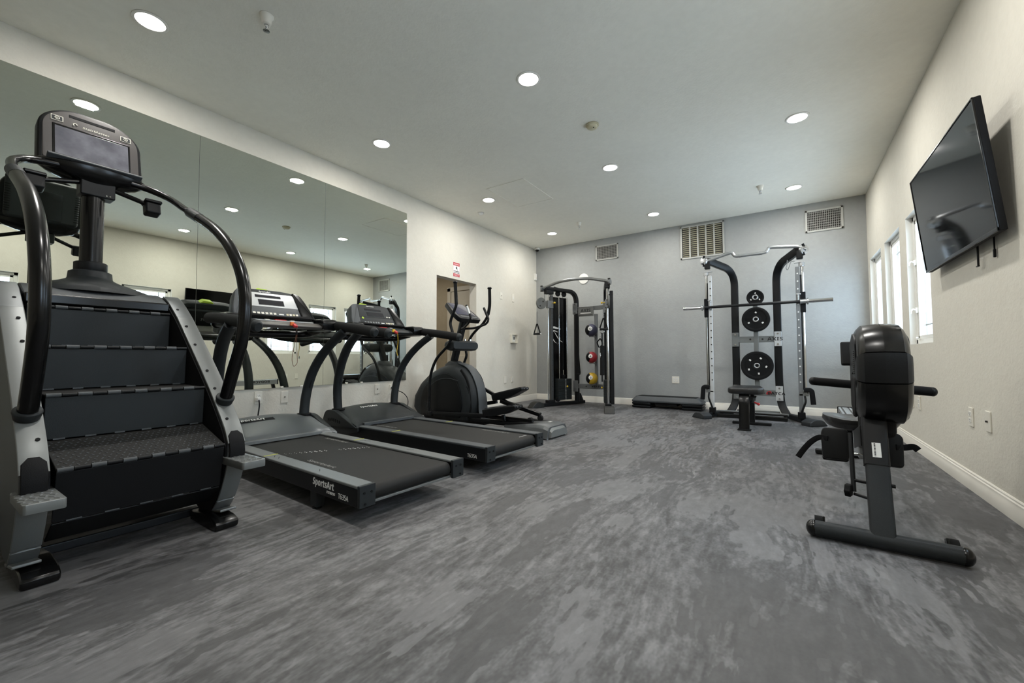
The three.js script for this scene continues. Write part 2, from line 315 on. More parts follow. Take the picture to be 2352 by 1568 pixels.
[[-2.74, -1.28], [-0.22, -6.17], [-2.77, -6.19]].forEach(([x, z], i) => {
  const t = thing('sprinkler_head', 'white ' + spr[i], 'sprinkler', [x, H, z], 0, 'ceiling sprinklers');
  part(t, 'escutcheon', lathe([[0, 0], [0.042, 0], [0.042, -0.004], [0.034, -0.012], [0.026, -0.05], [0.024, -0.062], [0, -0.062]], 24), M.plate);
  part(t, 'nozzle', lathe([[0, -0.062], [0.014, -0.062], [0.012, -0.08], [0, -0.08]], 14), M.chrome);
  part(t, 'deflector', [lathe([[0, -0.1], [0.02, -0.1], [0.02, -0.103], [0, -0.103]], 16), rod([0.014, -0.075, 0], [0.006, -0.102, 0], 0.003, 8), rod([-0.014, -0.075, 0], [-0.006, -0.102, 0], 0.003, 8)], M.chrome);
});
{
  const t = thing('smoke_detector', 'beige round smoke detector in the middle of the ceiling', 'detector', [-1.48, H, -3.63]);
  part(t, 'base', lathe([[0, 0], [0.062, 0], [0.062, -0.01], [0.055, -0.014], [0, -0.014]], 28), M.beige);
  part(t, 'cover', lathe([[0.05, -0.014], [0.048, -0.03], [0.03, -0.04], [0, -0.042]], 28), M.beige);
  part(t, 'indicator', ball(0.006, 0.02, -0.04, 0.02), M.slot);
  const u = thing('motion_sensor', 'small white round sensor near the mirrored wall', 'sensor', [-3.83, H, -4.93]);
  part(u, 'base', lathe([[0, 0], [0.05, 0], [0.048, -0.008], [0, -0.008]], 24), M.white);
  part(u, 'dome', lathe([[0.042, -0.008], [0.036, -0.022], [0.018, -0.032], [0, -0.034]], 24), M.white);
  const c = thing('security_camera', 'white and black dome camera in the ceiling corner', 'camera', [-4.13, H, -7.17]);
  part(c, 'housing', lathe([[0, 0], [0.052, 0], [0.052, -0.03], [0.044, -0.04], [0, -0.04]], 24), M.white);
  part(c, 'lens_dome', lathe([[0.04, -0.04], [0.034, -0.062], [0.018, -0.074], [0, -0.077]], 20), M.blackGloss);
  const a = thing('ceiling_access_panel', 'flush painted access panel with a thin rim in the ceiling', 'access panel', [-2.93, H, -4.65]);
  part(a, 'panel', box(0.54, 0.004, 0.75, 0, -0.002, 0), M.ceiling);
  part(a, 'rim', [box(0.575, 0.007, 0.014, 0, -0.0035, 0.385), box(0.575, 0.007, 0.014, 0, -0.0035, -0.385), box(0.014, 0.007, 0.78, 0.281, -0.0035, 0), box(0.014, 0.007, 0.78, -0.281, -0.0035, 0)], M.ceiling);
}
// ---------- back wall fittings ----------
const ventPaint = std(0xb4b4ae, 0.5);
function grille(name, label, x0, x1, y0, y1, build) {
  const w = x1 - x0, h = y1 - y0, t = thing(name, label, 'vent', [(x0 + x1) / 2, (y0 + y1) / 2, ZB]);
  const b = 0.026;
  part(t, 'frame', [rbox(w, b, 0.016, 0.003, 0, h / 2 - b / 2, 0.008), rbox(w, b, 0.016, 0.003, 0, -h / 2 + b / 2, 0.008), rbox(b, h, 0.016, 0.003, w / 2 - b / 2, 0, 0.008), rbox(b, h, 0.016, 0.003, -w / 2 + b / 2, 0, 0.008)], ventPaint);
  part(t, 'duct', box(w - b, h - b, 0.003, 0, 0, 0.002), M.slot);
  build(t, w - 2 * b, h - 2 * b); return t;
}
const fineGrid = (t, w, h) => {
  for (let i = 0; i < 18; i++) part(t, 'blade', box(0.0042, h, 0.006, -w / 2 + (i + 0.5) * w / 18, 0, 0.012), ventPaint);
  for (let i = 0; i < 8; i++) part(t, 'cross_blade', box(w, 0.004, 0.004, 0, -h / 2 + (i + 0.5) * h / 8, 0.007), ventPaint);
};
grille('supply_vent', 'small white supply grille above the cable machine', -2.93, -2.495, 2.645, 2.925, fineGrid);
grille('supply_vent', 'small white supply grille near the window corner', 0.285, 0.72, 2.625, 2.945, fineGrid);
grille('return_air_grille', 'large white return air grille with five louvred columns', -1.425, -0.765, 2.465, 3.015, (t, w, h) => {
  for (let i = 1; i < 5; i++) part(t, 'mullion', box(0.022, h, 0.014, -w / 2 + i * w / 5, 0, 0.009), ventPaint);
  for (let i = 0; i < 5; i++) for (let k = 0; k < 15; k++) part(t, 'louvre', box(w / 5 - 0.024, 0.0125, 0.003, -w / 2 + (i + 0.5) * w / 5, -h / 2 + (k + 0.5) * h / 15, 0.007, 0.9), M.beige);
});
{
  const t = thing('round_wall_cover', 'plain white round cover high on the grey wall', 'wall cover', [-3.178, 2.339, ZB]);
  part(t, 'disc', place(lathe([[0, 0], [0.1, 0], [0.1, 0.012], [0.094, 0.018], [0, 0.02]], 36), 0, 0, 0, Math.PI / 2), M.white);
  const s = thing('corner_sensor', 'small white box sensor in the wall corner', 'sensor', [XL, 2.48, -7.23]);
  part(s, 'housing', rbox(0.035, 0.13, 0.065, 0.006, 0.0175, 0, 0), M.white); part(s, 'lens', rbox(0.006, 0.04, 0.04, 0.003, 0.036, -0.02, 0), M.plate);
}
// cover plates: facing +x (turn 0), rotated for the other walls
function plate(kind, label, pos, turn, wide = 0.072, tall = 0.118) {
  const t = thing({ outlet: 'wall_outlet', coax: 'cable_plate', blank: 'blank_plate', switch: 'light_switch' }[kind], label, kind === 'outlet' ? 'outlet' : kind === 'switch' ? 'switch' : 'wall plate', pos, turn);
  part(t, 'cover', rbox(0.007, tall, wide, 0.003, 0.0035, 0, 0), M.plate);
  const n = wide > 0.1 ? [-0.023, 0.023] : [0];
  if (kind === 'outlet') for (const z of n) for (const y of [-0.02, 0.02]) {
    const r = part(t, 'receptacle', rbox(0.004, 0.03, 0.034, 0.0018, 0.0078, y, z), M.white);
    part(r, 'slot', [box(0.0015, 0.009, 0.002, 0.0096, y + 0.003, z - 0.007), box(0.0015, 0.008, 0.002, 0.0096, y + 0.003, z + 0.007), box(0.0015, 0.004, 0.004, 0.0096, y - 0.008, z)], M.slot);
  }
  if (kind === 'coax') { part(t, 'connector', rod([0.007, 0, 0], [0.016, 0, 0], 0.0055, 12), M.slot); }
  if (kind === 'switch') part(t, 'toggle', rbox(0.006, 0.062, 0.032, 0.002, 0.008, 0, 0), M.white);
  return t;
}
plate('outlet', 'double white outlet on the grey wall above the step platform', [-1.543, 0.457, ZB], -Math.PI / 2, 0.116, 0.116);
plate('outlet', 'white outlet under the mirror with a plug in it, beside the stair machine', [XL, 0.463, -1.968], 0);
plate('coax', 'white cable plate under the mirror behind the first treadmill upright', [XL, 0.451, -2.216], 0);
plate('coax', 'white cable plate under the mirror between the second treadmill uprights', [XL, 0.456, -3.35], 0);
plate('outlet', 'white outlet under the mirror edge behind the second treadmill upright', [XL, 0.442, -3.574], 0);
plate('blank', 'low white plate below the thermostat, nearer the doorway', [XL, 0.439, -6.149], 0);
plate('outlet', 'low white outlet below the thermostat, nearer the grey wall', [XL, 0.436, -6.376], 0);
plate('coax', 'high white cable plate on the wall beside the doorway', [XL, 1.948, -6.032], 0);
plate('switch', 'high white chime box on the wall above the thermostat', [XL, 1.954, -6.416], 0, 0.07, 0.15);
plate('blank', 'low white plate on the window wall, nearer the grey wall', [XR, 0.431, -5.19], Math.PI);
plate('outlet', 'low white outlet on the window wall under the window by the television', [XR, 0.433, -4.955], Math.PI);
plate('outlet', 'low white outlet below the television', [XR, 0.458, -3.756], Math.PI);
plate('coax', 'low white cable plate below the television with a dark connector', [XR, 0.463, -3.49], Math.PI);
{
  const t = thing('thermostat', 'thermostat under a clear box cover beside the doorway', 'thermostat', [XL, 1.187, -6.411]);
  part(t, 'body', rbox(0.022, 0.11, 0.10, 0.004, 0.011, 0, 0.01), M.white);
  part(t, 'display', box(0.002, 0.05, 0.03, 0.0225, 0.01, -0.005), M.slot);
  part(t, 'guard', [rbox(0.05, 0.006, 0.18, 0.002, 0.025, 0.075, 0), rbox(0.05, 0.006, 0.18, 0.002, 0.025, -0.075, 0), rbox(0.05, 0.156, 0.006, 0.002, 0.025, 0, 0.09), rbox(0.05, 0.156, 0.006, 0.002, 0.025, 0, -0.09), rbox(0.02, 0.03, 0.02, 0.003, 0.03, 0.01, -0.1)], M.plate);
  const s = thing('surveillance_sign', 'red and white warning sign above the doorway', 'sign', [XL, 2.204, -4.823]);
  part(s, 'sheet', rbox(0.003, 0.23, 0.16, 0.001, 0.0015, 0, 0), M.white);
  const tex = canvasTex(192, 276, (c, w, h) => {
    c.fillStyle = '#f2efec'; c.fillRect(0, 0, w, h); c.fillStyle = '#b8323a'; c.fillRect(6, 6, w - 12, 58); c.fillRect(6, 216, w - 12, 54);
    c.fillStyle = '#f2dede'; c.font = 'bold 30px sans-serif'; c.textAlign = 'center'; c.fillText('WARNING', w / 2, 46, w - 30);
    c.fillStyle = '#17181a'; c.beginPath(); c.arc(96, 104, 24, 0, 7); c.fill(); c.lineWidth = 9; c.strokeStyle = '#17181a'; c.beginPath(); c.moveTo(104, 118); c.lineTo(132, 150); c.stroke();
    c.fillStyle = '#c8c8c4'; c.beginPath(); c.arc(84, 104, 9, 0, 7); c.fill();
    c.fillStyle = '#333436'; c.fillRect(14, 164, w - 28, 14); c.fillRect(14, 192, w - 28, 12);
    c.fillStyle = '#e6c4c4'; c.fillRect(20, 230, w - 40, 8); c.fillRect(34, 250, w - 68, 7); c.strokeStyle = '#8d2a30'; c.lineWidth = 3; c.strokeRect(5, 5, w - 10, h - 10);
  });
  const g = new THREE.PlaneGeometry(0.154, 0.224); place(g, 0.0034, 0, 0, 0, Math.PI / 2, 0);
  part(s, 'print', g, std(0xffffff, 0.6, { map: tex }), { keepUV: true });
}
// ---------- mirrors ----------
{
  const seams = [0.27, -1.444, -2.625, -3.81], y0 = 0.548, y1 = 2.79;
  const lab = ['frameless wall mirror panel behind the stair machine', 'frameless wall mirror panel behind the first treadmill console', 'frameless wall mirror panel ending nearest the doorway'];
  for (let i = 0; i < 3; i++) {
    const a = seams[i + 1] + 0.0015, b = seams[i] - 0.0015, t = thing('wall_mirror', lab[i], 'mirror', [XL, y0, (a + b) / 2], 0, 'wall mirrors');
    part(t, 'glass', box(0.002, y1 - y0, b - a, 0.007, (y1 - y0) / 2, 0), M.mirror);
    part(t, 'backing', box(0.0055, y1 - y0, b - a, 0.003, (y1 - y0) / 2, 0), M.mirrorEdge);
    for (const z of [-0.1, 0.1].map((q) => q + (i === 1 ? -0.25 : 0.2))) part(t, 'clip', rbox(0.014, 0.016, 0.03, 0.003, 0.008, 0.003, z), M.plate);
  }
}
// ---------- television ----------
{
  const w = 1.25, h = 0.703, tilt = 0.1, t = thing('television', 'large black flat television tilted down on the window wall', 'television', [0.895, 1.457, -3.633]);
  const R = (g) => g.applyMatrix4(new THREE.Matrix4().makeRotationZ(tilt));
  part(t, 'cabinet', R(rbox(0.03, h, w, 0.005, 0.0165, h / 2, 0)), M.blackMatte);
  part(t, 'rear_bulge', R(rbox(0.022, h * 0.62, w * 0.7, 0.008, 0.036, h * 0.36, 0)), M.blackMatte);
  part(t, 'bezel', R(mergeGeometries([rbox(0.008, 0.02, w, 0.002, -0.001, 0.01, 0), rbox(0.008, 0.008, w, 0.002, -0.001, h - 0.004, 0), rbox(0.008, h, 0.008, 0.002, -0.001, h / 2, w / 2 - 0.004), rbox(0.008, h, 0.008, 0.002, -0.001, h / 2, -w / 2 + 0.004)].map(strip))), M.blackGloss);
  part(t, 'screen', R(box(0.002, h - 0.028, w - 0.016, 0, h / 2 + 0.006, 0)), M.tv);
  part(t, 'wall_mount', [box(0.012, 0.4, 0.5, 0.061, 0.33, 0), box(0.03, 0.03, 0.4, 0.045, 0.5, 0)], M.black);
  part(t, 'release_strap', [rod([0.045, 0.04, 0.18], [0.045, -0.10, 0.18], 0.005, 8), box(0.008, 0.006, 0.03, 0.045, -0.10, 0.172)], M.black);
  part(t, 'release_strap', [rod([0.058, 0.04, 0.36], [0.058, -0.06, 0.36], 0.004, 8), rbox(0.012, 0.045, 0.012, 0.004, 0.058, -0.065, 0.36)], M.black);
}
// ---------- treadmills ----------
// local frame: walker's front is -x; p(f, y, s) = f forward from the rear edge, s to the walker's right
const FP = (f, y, s) => [-f, y, -s];
function treadmill(v) {
  const t = thing('treadmill', v.label, 'treadmill', v.pos, -v.yaw, 'treadmills facing the mirrors');
  const hw = 0.367, rw = 0.091, ht = 0.206, hb = 0.099, fb = (f0, f1, y0, y1, s0, s1, r = 0.004) => span(FP(f0, y0, s0), FP(f1, y1, s1), r);
  for (const s of [-1, 1]) {
    const a = s * hw, b = s * (hw - rw);
    part(t, 'side_channel', fb(0.022, 1.74, hb, ht - 0.014, a, s * (hw - 0.05), 0.005), M.black);
    const fr = part(t, 'foot_rail', fb(0.016, 1.66, ht - 0.016, ht, s * (hw + 0.002), b, 0.006), v.rail);
    for (const f of [1.02, 0.96, 0.46]) if (v.first) part(fr, 'stamp', box(0.05, 0.0008, 0.003, -f, ht + 0.0004, -s * (hw - 0.045), 0, 0.5 * s), M.blackMatte);
    part(fr, 'speed_mark', box(0.012, 0.001, rw * 0.96, -1.075, ht + 0.0005, -s * (hw - 0.045)), M.limeMark, { label: 'thin lime line across the rail' });
    const cap = part(t, 'end_cap', fb(0, 0.022, hb - 0.001, ht + 0.001, s * (hw + 0.001), b, 0.003), M.charcoal);
    for (const [y, q] of [[0.17, 0.025], [0.17, 0.066], [0.115, 0.03]]) part(cap, 'bolt', cyl(0.006, 0.006, 0.005, 0.0015, y, -s * (hw - q), 0, 0, Math.PI / 2, 10), M.blackMatte);
    part(t, 'support_leg', fb(0.43, 0.50, 0.012, hb + 0.01, s * (hw - 0.012), s * (hw - 0.06), 0.004), M.charcoal);
    part(t, 'foot_pad', place(lathe([[0, 0], [0.026, 0], [0.026, 0.007], [0.012, 0.013], [0, 0.013]], 16), ...FP(0.465, 0, s * (hw - 0.036))), M.rubber);
    part(t, 'front_leg', fb(1.78, 1.86, 0.0, hb + 0.02, s * (hw - 0.05), s * (hw - 0.11), 0.004), M.black);
  }
  // running belt, wrapped round the rear roller
  const bw = 2 * (hw - rw) - 0.012, yc = 0.152, r = 0.04, sh = [];
  for (let i = 0; i <= 10; i++) { const a = Math.PI / 2 - Math.PI * i / 10; sh.push([-0.058 + r * Math.cos(a), yc + r * Math.sin(a)]); }
  sh.push([-1.66, yc - r], [-1.66, yc + r]);
  const belt = part(t, 'running_belt', ext(shapeOf(sh), bw), M.belt);
  if (v.first) { // worn print on the belt
    for (let k = 0; k < 2; k++) for (let i = 0; i < 18; i++) { if (i === 9 || i === 10) continue; const e = 1 - Math.abs(i - (i < 9 ? 6 : 14)) / 6.5, q = 0.0065 * Math.max(0.28, e); part(belt, 'dot', cyl(q, q, 0.0008, -1.107 + k * 0.024 + i * 0.0158, yc + r + 0.0003, 0.222 - i * 0.0269, 0, 0, 0, 8), M.print, { label: 'worn white dot' }); }
  } else for (let i = 0; i < 6; i++) part(belt, 'mark', box(0.006, 0.0008, 0.012, -0.085, yc + r + 0.0003, -0.14 - i * 0.018), M.print, { label: 'worn white mark' });
  for (const [f, s, w] of v.first ? [[0.645, -0.215, 0.16], [1.25, 0.235, 0.13]] : [[1.42, -0.17, 0.15], [0.41, 0.225, 0.17]])
    part(belt, 'faded_logo', place(letters('SportsArt', 0.026, 1.9, 0.1, font, 0.0006), -f, yc + r, -s, -Math.PI / 2, 0, 0), std(0x757572, 0.7));
  part(t, 'rear_crossbar', fb(0.03, 0.062, 0.098, 0.112, -hw + 0.05, hw - 0.05, 0.003), M.silver);
  part(t, 'underframe', [fb(0.4, 0.46, 0.1, 0.125, -hw + 0.04, hw - 0.04), fb(1.1, 1.16, 0.1, 0.125, -hw + 0.04, hw - 0.04)], M.blackMatte);
  // motor hood: one profile, arched across
  const hoodRings = [], NS = 22, W = 0.405;
  const prof = [[1.60, 0.196], [1.615, 0.222], [1.66, 0.25], [1.74, 0.288], [1.84, 0.325], [1.93, 0.348], [1.99, 0.355], [2.04, 0.345], [2.085, 0.31], [2.10, 0.26], [2.10, 0.115], [1.72, 0.115], [1.6, 0.16]];
  for (let i = 0; i <= NS; i++) {
    const s = -W + 2 * W * i / NS, e = Math.abs(s) / W, edge = e > 0.9 ? Math.sqrt(1 - ((e - 0.9) / 0.1) ** 2 * 0.85) : 1;
    const ring = prof.map(([f, y]) => { const yy = y > 0.2 ? 0.2 + (y - 0.2) * (1.02 - 0.26 * e * e) * (0.55 + 0.45 * edge) : y; const ff = e > 0.72 && f < 1.7 ? f - (e - 0.72) * 0.26 : f; return V(...FP(ff, yy, s)); });
    hoodRings.push(ring);
  }
  const hood = part(t, 'motor_hood', rings(hoodRings, true, 0.55), v.hood);
  part(hood, 'hood_lip', fb(1.575, 1.605, 0.196, 0.226, -0.30, 0.30, 0.005), v.lip);
  const slope = Math.atan2(0.03, 0.09);
  if (v.first) part(hood, 'badge', place(rbox(0.275, 0.003, 0.045, 0.0012, 0, 0, 0, 0.32, 0, 0), ...FP(1.87, 0.3375, -0.1), 0, Math.PI / 2, 0).applyMatrix4(new THREE.Matrix4()), M.blackMatte);
  part(hood, 'lettering', place(place(letters('SportsArt', 0.028, 1.15, 0.12), 0, 0, 0, -Math.PI / 2 + 0.34), ...FP(1.872, v.first ? 0.3405 : 0.3395, v.first ? -0.135 : -0.05), 0, Math.PI / 2, 0), M.print);
  for (const s of [-1, 1]) {
    const side = part(t, 'hood_side_cover', ext(shapeOf([[-1.52, 0.195], [-1.74, 0.275], [-1.9, 0.335, 0.05], [-2.06, 0.33, 0.07], [-2.115, 0.22], [-2.11, 0.09], [-2.04, 0.1], [-1.97, 0.175, 0.05], [-1.7, 0.18]], 0.03), 0.05, 0.008), M.charcoal);
    side.position.z = -s * 0.395;
    for (let i = 0; i < 7; i++) part(side, 'vent_slot', box(0.012, 0.034 - Math.abs(i - 2) * 0.003, 0.006, -1.80 - i * 0.033, 0.228 + (i < 5 ? i * 0.004 : 0.01), -s * 0.024, 0, 0, 0.3), M.blackMatte);
    // curved upright
    const P = [[1.962, 0.26, 0.333], [1.968, 0.40, 0.342], [1.952, 0.55, 0.355], [1.885, 0.72, 0.372], [1.77, 0.87, 0.395], [1.63, 0.985, 0.418], [1.47, 1.075, 0.432]].map(([f, y, w]) => FP(f, y, s * w));
    const up = part(t, 'upright', sweep(smooth(P, 28), circ(0.034, 18, 0.043), [0, 0, 1]), M.charcoal);
    part(up, 'collar', place(lathe([[0.04, 0], [0.062, 0], [0.06, 0.016], [0.045, 0.02]], 24), ...FP(1.963, 0.322, s * 0.335)), M.blackMatte);
    part(up, 'cable_strip', sweep(smooth(P.slice(2, 6).map(([a, b, c]) => [a + 0.034, b + 0.02, c]), 16), rectSec(0.012, 0.012, 0.003), [0, 0, 1]), M.black);
    // handrail with grip end
    const hr = [[1.90, 1.150], [1.72, 1.138], [1.55, 1.118], [1.3, 1.086], [1.055, 1.047]].map(([f, y]) => FP(f, y, s * 0.432));
    const rail = part(t, 'handrail', sweep(smooth(hr, 20), circ(0.036, 18, 0.041), [0, 1, 0]), M.rubber);
    part(rail, 'rail_end', sweep(smooth([hr[4], [hr[4][0] + 0.016, hr[4][1] - 0.003, hr[4][2]], [hr[4][0] + 0.03, hr[4][1] - 0.008, hr[4][2]]], 6), circ(0.0365, 18, 0.0415), [0, 1, 0], { scale: (q) => [1 - 0.4 * q * q, 1 - 0.32 * q * q] }), M.charcoal);
    const pod = part(t, 'cup_holder', rings([[1.585, 0.026], [1.592, 0.042], [1.63, 0.05], [1.80, 0.052], [1.87, 0.046], [1.88, 0.022]].map(([f, hh]) => rectSec(hh * 2.1, 0.13, 0.018).map(([a, b]) => V(...FP(f, 1.128 + a, s * (0.365 + b * 1)))))), M.blackGloss);
  }
  // console assembly
  part(t, 'cross_tube', sweep(fillet([FP(1.80, 1.10, -0.41), FP(1.98, 1.06, -0.36), FP(2.0, 1.05, 0), FP(1.98, 1.06, 0.36), FP(1.80, 1.10, 0.41)], 0.08), circ(0.034, 14)), M.blackGloss);
  const beam = part(t, 'lower_panel', ext(shapeOf([[-1.60, 1.105], [-1.66, 1.135], [-1.90, 1.165], [-1.93, 1.1], [-1.62, 1.085]], 0.012), 0.72, 0.006), v.first ? std(0x5a5754, 0.35) : M.charcoal);
  const tiltM = new THREE.Matrix4().makeTranslation(...FP(1.765, 1.165, 0)).multiply(new THREE.Matrix4().makeRotationFromEuler(new THREE.Euler(0, Math.PI / 2, 0))).multiply(new THREE.Matrix4().makeRotationX(-0.54)).multiply(new THREE.Matrix4().makeScale(1, v.first ? 1.1 : 1.02, 1));
  // console coords: x to the walker's right, y up the face, z towards the walker
  const C = (g) => g.applyMatrix4(tiltM);
  const con = part(t, 'console', C(ext(shapeOf([[-0.325, -0.02, 0.02], [0.325, -0.02, 0.02], [0.315, 0.05, 0.06], [0.255, 0.235, 0.10], [0.12, 0.262, 0.1], [-0.12, 0.262, 0.1], [-0.27, 0.25, 0.06], [-0.325, 0.05, 0.05]]), 0.085, 0.012).translate(0, 0, -0.03)), M.charcoal);
  part(con, 'side_wing', C(ext(shapeOf([[0.20, 0.0], [0.31, -0.01], [0.30, 0.06, 0.04], [0.235, 0.232, 0.08], [0.17, 0.248]], 0.01), 0.03, 0.01).translate(0, 0, 0.012)), M.blackGloss);
  part(con, 'side_wing', C(ext(shapeOf([[-0.235, 0.0], [-0.32, -0.01], [-0.318, 0.06, 0.04], [-0.265, 0.24, 0.06], [-0.20, 0.248]], 0.01), 0.03, 0.01).translate(0, 0, 0.012)), M.charcoalLight);
  const face = part(con, 'face_plate', C(ext(shapeOf([[-0.225, 0.095], [0.205, 0.095], [0.17, 0.222], [-0.195, 0.222]], 0.008), 0.006, 0.001).translate(0, 0, 0.0145)), v.face);
  const low = part(con, 'keypad', C(ext(shapeOf([[-0.235, 0.012], [0.225, 0.012], [0.205, 0.093], [-0.225, 0.093]], 0.006), 0.006, 0.001).translate(0, 0, 0.0145)), v.pad);
  part(face, 'display', C(rbox(0.20, 0.05, 0.004, 0.002, -0.02, 0.135, 0.018)), M.screenGrey); part(face, 'display', C(rbox(0.20, 0.024, 0.004, 0.002, -0.035, 0.19, 0.018)), M.screenGrey);
  for (let i = 0; i < 6; i++) part(low, 'key', C(rbox(0.021, 0.018, 0.004, 0.002, -0.17 + i * 0.031, 0.033, 0.0185)), v.key);
  part(low, 'key', C(rbox(0.04, 0.012, 0.004, 0.002, 0.035, 0.031, 0.0185)), M.print);
  for (let i = 0; i < 4; i++) part(low, 'key', C(rbox(0.02, 0.018, 0.004, 0.002, 0.085 + i * 0.026, 0.033, 0.0185)), i % 2 ? M.plate : M.beige);
  if (!v.first) { part(low, 'quick_key', C(cyl(0.012, 0.012, 0.004, -0.185, 0.082, 0.0185, Math.PI / 2)), M.lime); for (const q of [0.115, 0.145]) part(face, 'key', C(rbox(0.018, 0.014, 0.004, 0.002, q, 0.112, 0.0185)), M.plate); }
  part(con, 'title', C(letters('SportsArt', 0.012, 1.2, 0.1, font, 0.001).translate(-0.05, 0.234, 0.0135)), M.print);
  part(con, 'book_ledge', C(ext(shapeOf([[-0.28, -0.012], [0.28, -0.012], [0.25, 0.012], [0.13, 0.006], [0.1, -0.002], [-0.1, -0.002], [-0.13, 0.006], [-0.27, 0.01]], 0.006), 0.04, 0.004).translate(0, 0, 0.03)), M.blackMatte);
  part(con, 'label_tab', C(ext(shapeOf([[-0.17, -0.01], [-0.02, -0.012], [-0.06, 0.016], [-0.13, 0.02]], 0.005), 0.05, 0.003).translate(v.first ? 0.04 : -0.01, 0.262, -0.03)), M.lime, { label: 'lime green tab on the console top' });
  part(con, 'rear_shell', C(rbox(0.56, 0.2, 0.05, 0.02, 0, 0.115, -0.085)), M.black);
  part(con, 'rear_label', C(place(letters('SportsArt', 0.026, 1.2, 0.1), 0, 0.12, -0.1105, 0, Math.PI, 0)), std(0x6c6e70, 0.6));
  const bm = new THREE.Matrix4().makeTranslation(...FP(1.76, 1.151, 0)).multiply(new THREE.Matrix4().makeRotationFromEuler(new THREE.Euler(0, Math.PI / 2, 0))).multiply(new THREE.Matrix4().makeRotationX(-1.43)), B = (g) => g.applyMatrix4(bm);
  const strip_ = part(beam, 'button_strip', B(ext(shapeOf([[-0.26, -0.07], [0.27, -0.07], [0.29, 0.02], [-0.28, 0.02]], 0.01), 0.006, 0.001).translate(0, 0, 0.002)), v.first ? M.silverPanel : M.charcoalLight);
  part(strip_, 'stop_button', B(rbox(0.09, 0.034, 0.008, 0.004, 0.01, -0.028, 0.008)), M.red); part(strip_, 'button', B(rbox(0.035, 0.03, 0.006, 0.003, -0.09, -0.028, 0.007)), M.plate); part(strip_, 'button', B(rbox(0.035, 0.03, 0.006, 0.003, 0.105, -0.028, 0.007)), M.plate);
  const key = part(beam, 'safety_key', rbox(0.05, 0.022, 0.03, 0.006, ...FP(1.585, 1.105, 0.06), 0, 0, -0.5), M.red, { label: 'red safety key' });
  part(key, 'key_socket', rbox(0.02, 0.03, 0.03, 0.005, ...FP(1.60, 1.118, 0.045)), v.first ? M.orange : M.yellow);
  part(key, 'cord', tube(v.first ? [FP(1.56, 1.09, 0.065), FP(1.57, 1.04, 0.066), FP(1.585, 0.95, 0.06), FP(1.59, 0.83, 0.045), FP(1.59, 0.775, 0.06), FP(1.59, 0.80, 0.085), FP(1.59, 0.86, 0.085), FP(1.585, 0.95, 0.075), FP(1.57, 1.04, 0.072)] : [FP(1.56, 1.09, 0.065), FP(1.56, 1.0, 0.07), FP(1.565, 0.9, 0.06), FP(1.56, 0.86, 0.066)], v.first ? 0.002 : 0.003, 6, 40), v.first ? std(0x6b4430, 0.7) : M.yellow);
  part(key, 'clip', rbox(0.012, 0.03, 0.012, 0.004, ...FP(v.first ? 1.57 : 1.56, v.first ? 1.045 : 0.85, 0.068)), v.first ? M.blackMatte : M.chrome);
  // side lettering, on the walker's left channel
  const tx = (s, h, f, y, k, sl, fo) => part(t, 'lettering', place(letters(s, h, k, sl, fo), -f, y, hw + 0.0003), M.print);
  if (v.first) { tx('SportsArt', 0.037, 0.34, 0.157, 0.92, 0.08); tx('FITNESS', 0.0135, 0.262, 0.127, 1.15, 0.1); }
  tx('T635A', 0.026, 0.145, 0.128, 0.92, 0.05, fontThin);
  return t;
}
treadmill({ label: 'grey-hooded treadmill with silver console beside the stair machine', pos: [-1.736, 0, -1.662], yaw: 0.057, first: true, rail: M.grey, hood: std(0x6d7173, 0.36, { metalness: 0.3 }), lip: M.grey, face: M.silverPanel, pad: M.charcoalLight, key: M.plate });
treadmill({ label: 'all-black treadmill between the silver console treadmill and the elliptical', pos: [-1.747, 0, -2.716], yaw: 0.055, first: false, rail: M.charcoalLight, hood: M.charcoal, lip: M.charcoalLight, face: M.charcoal, pad: M.charcoal, key: M.steelGrey });
// power cords plugged in under the mirror
{
  const t = roomThing('power_cord', 'black power cord from the wall outlet beside the stair machine', 'cord', [XL, 0, -1.96]);
  part(t, 'plug', rbox(0.045, 0.032, 0.034, 0.006, XL + 0.033, 0.45, -1.955), M.white);
  part(t, 'cable', tube([[XL + 0.055, 0.445, -1.95], [XL + 0.075, 0.40, -1.945], [XL + 0.085, 0.30, -1.93], [XL + 0.11, 0.12, -1.90], [XL + 0.16, 0.012, -1.87], [XL + 0.22, 0.008, -1.85]], 0.006, 8), M.black);
  const u = roomThing('power_cord', 'thin black power cord behind the second treadmill upright', 'cord', [XL, 0, -3.57]);
  part(u, 'plug', rbox(0.04, 0.03, 0.03, 0.006, XL + 0.03, 0.46, -3.574), M.black);
  part(u, 'cable', tube([[XL + 0.05, 0.455, -3.574], [XL + 0.075, 0.43, -3.60], [XL + 0.09, 0.38, -3.70], [XL + 0.10, 0.30, -3.76], [XL + 0.10, 0.15, -3.75], [XL + 0.13, 0.02, -3.72], [XL + 0.2, 0.008, -3.66]], 0.005, 8), M.black);
}
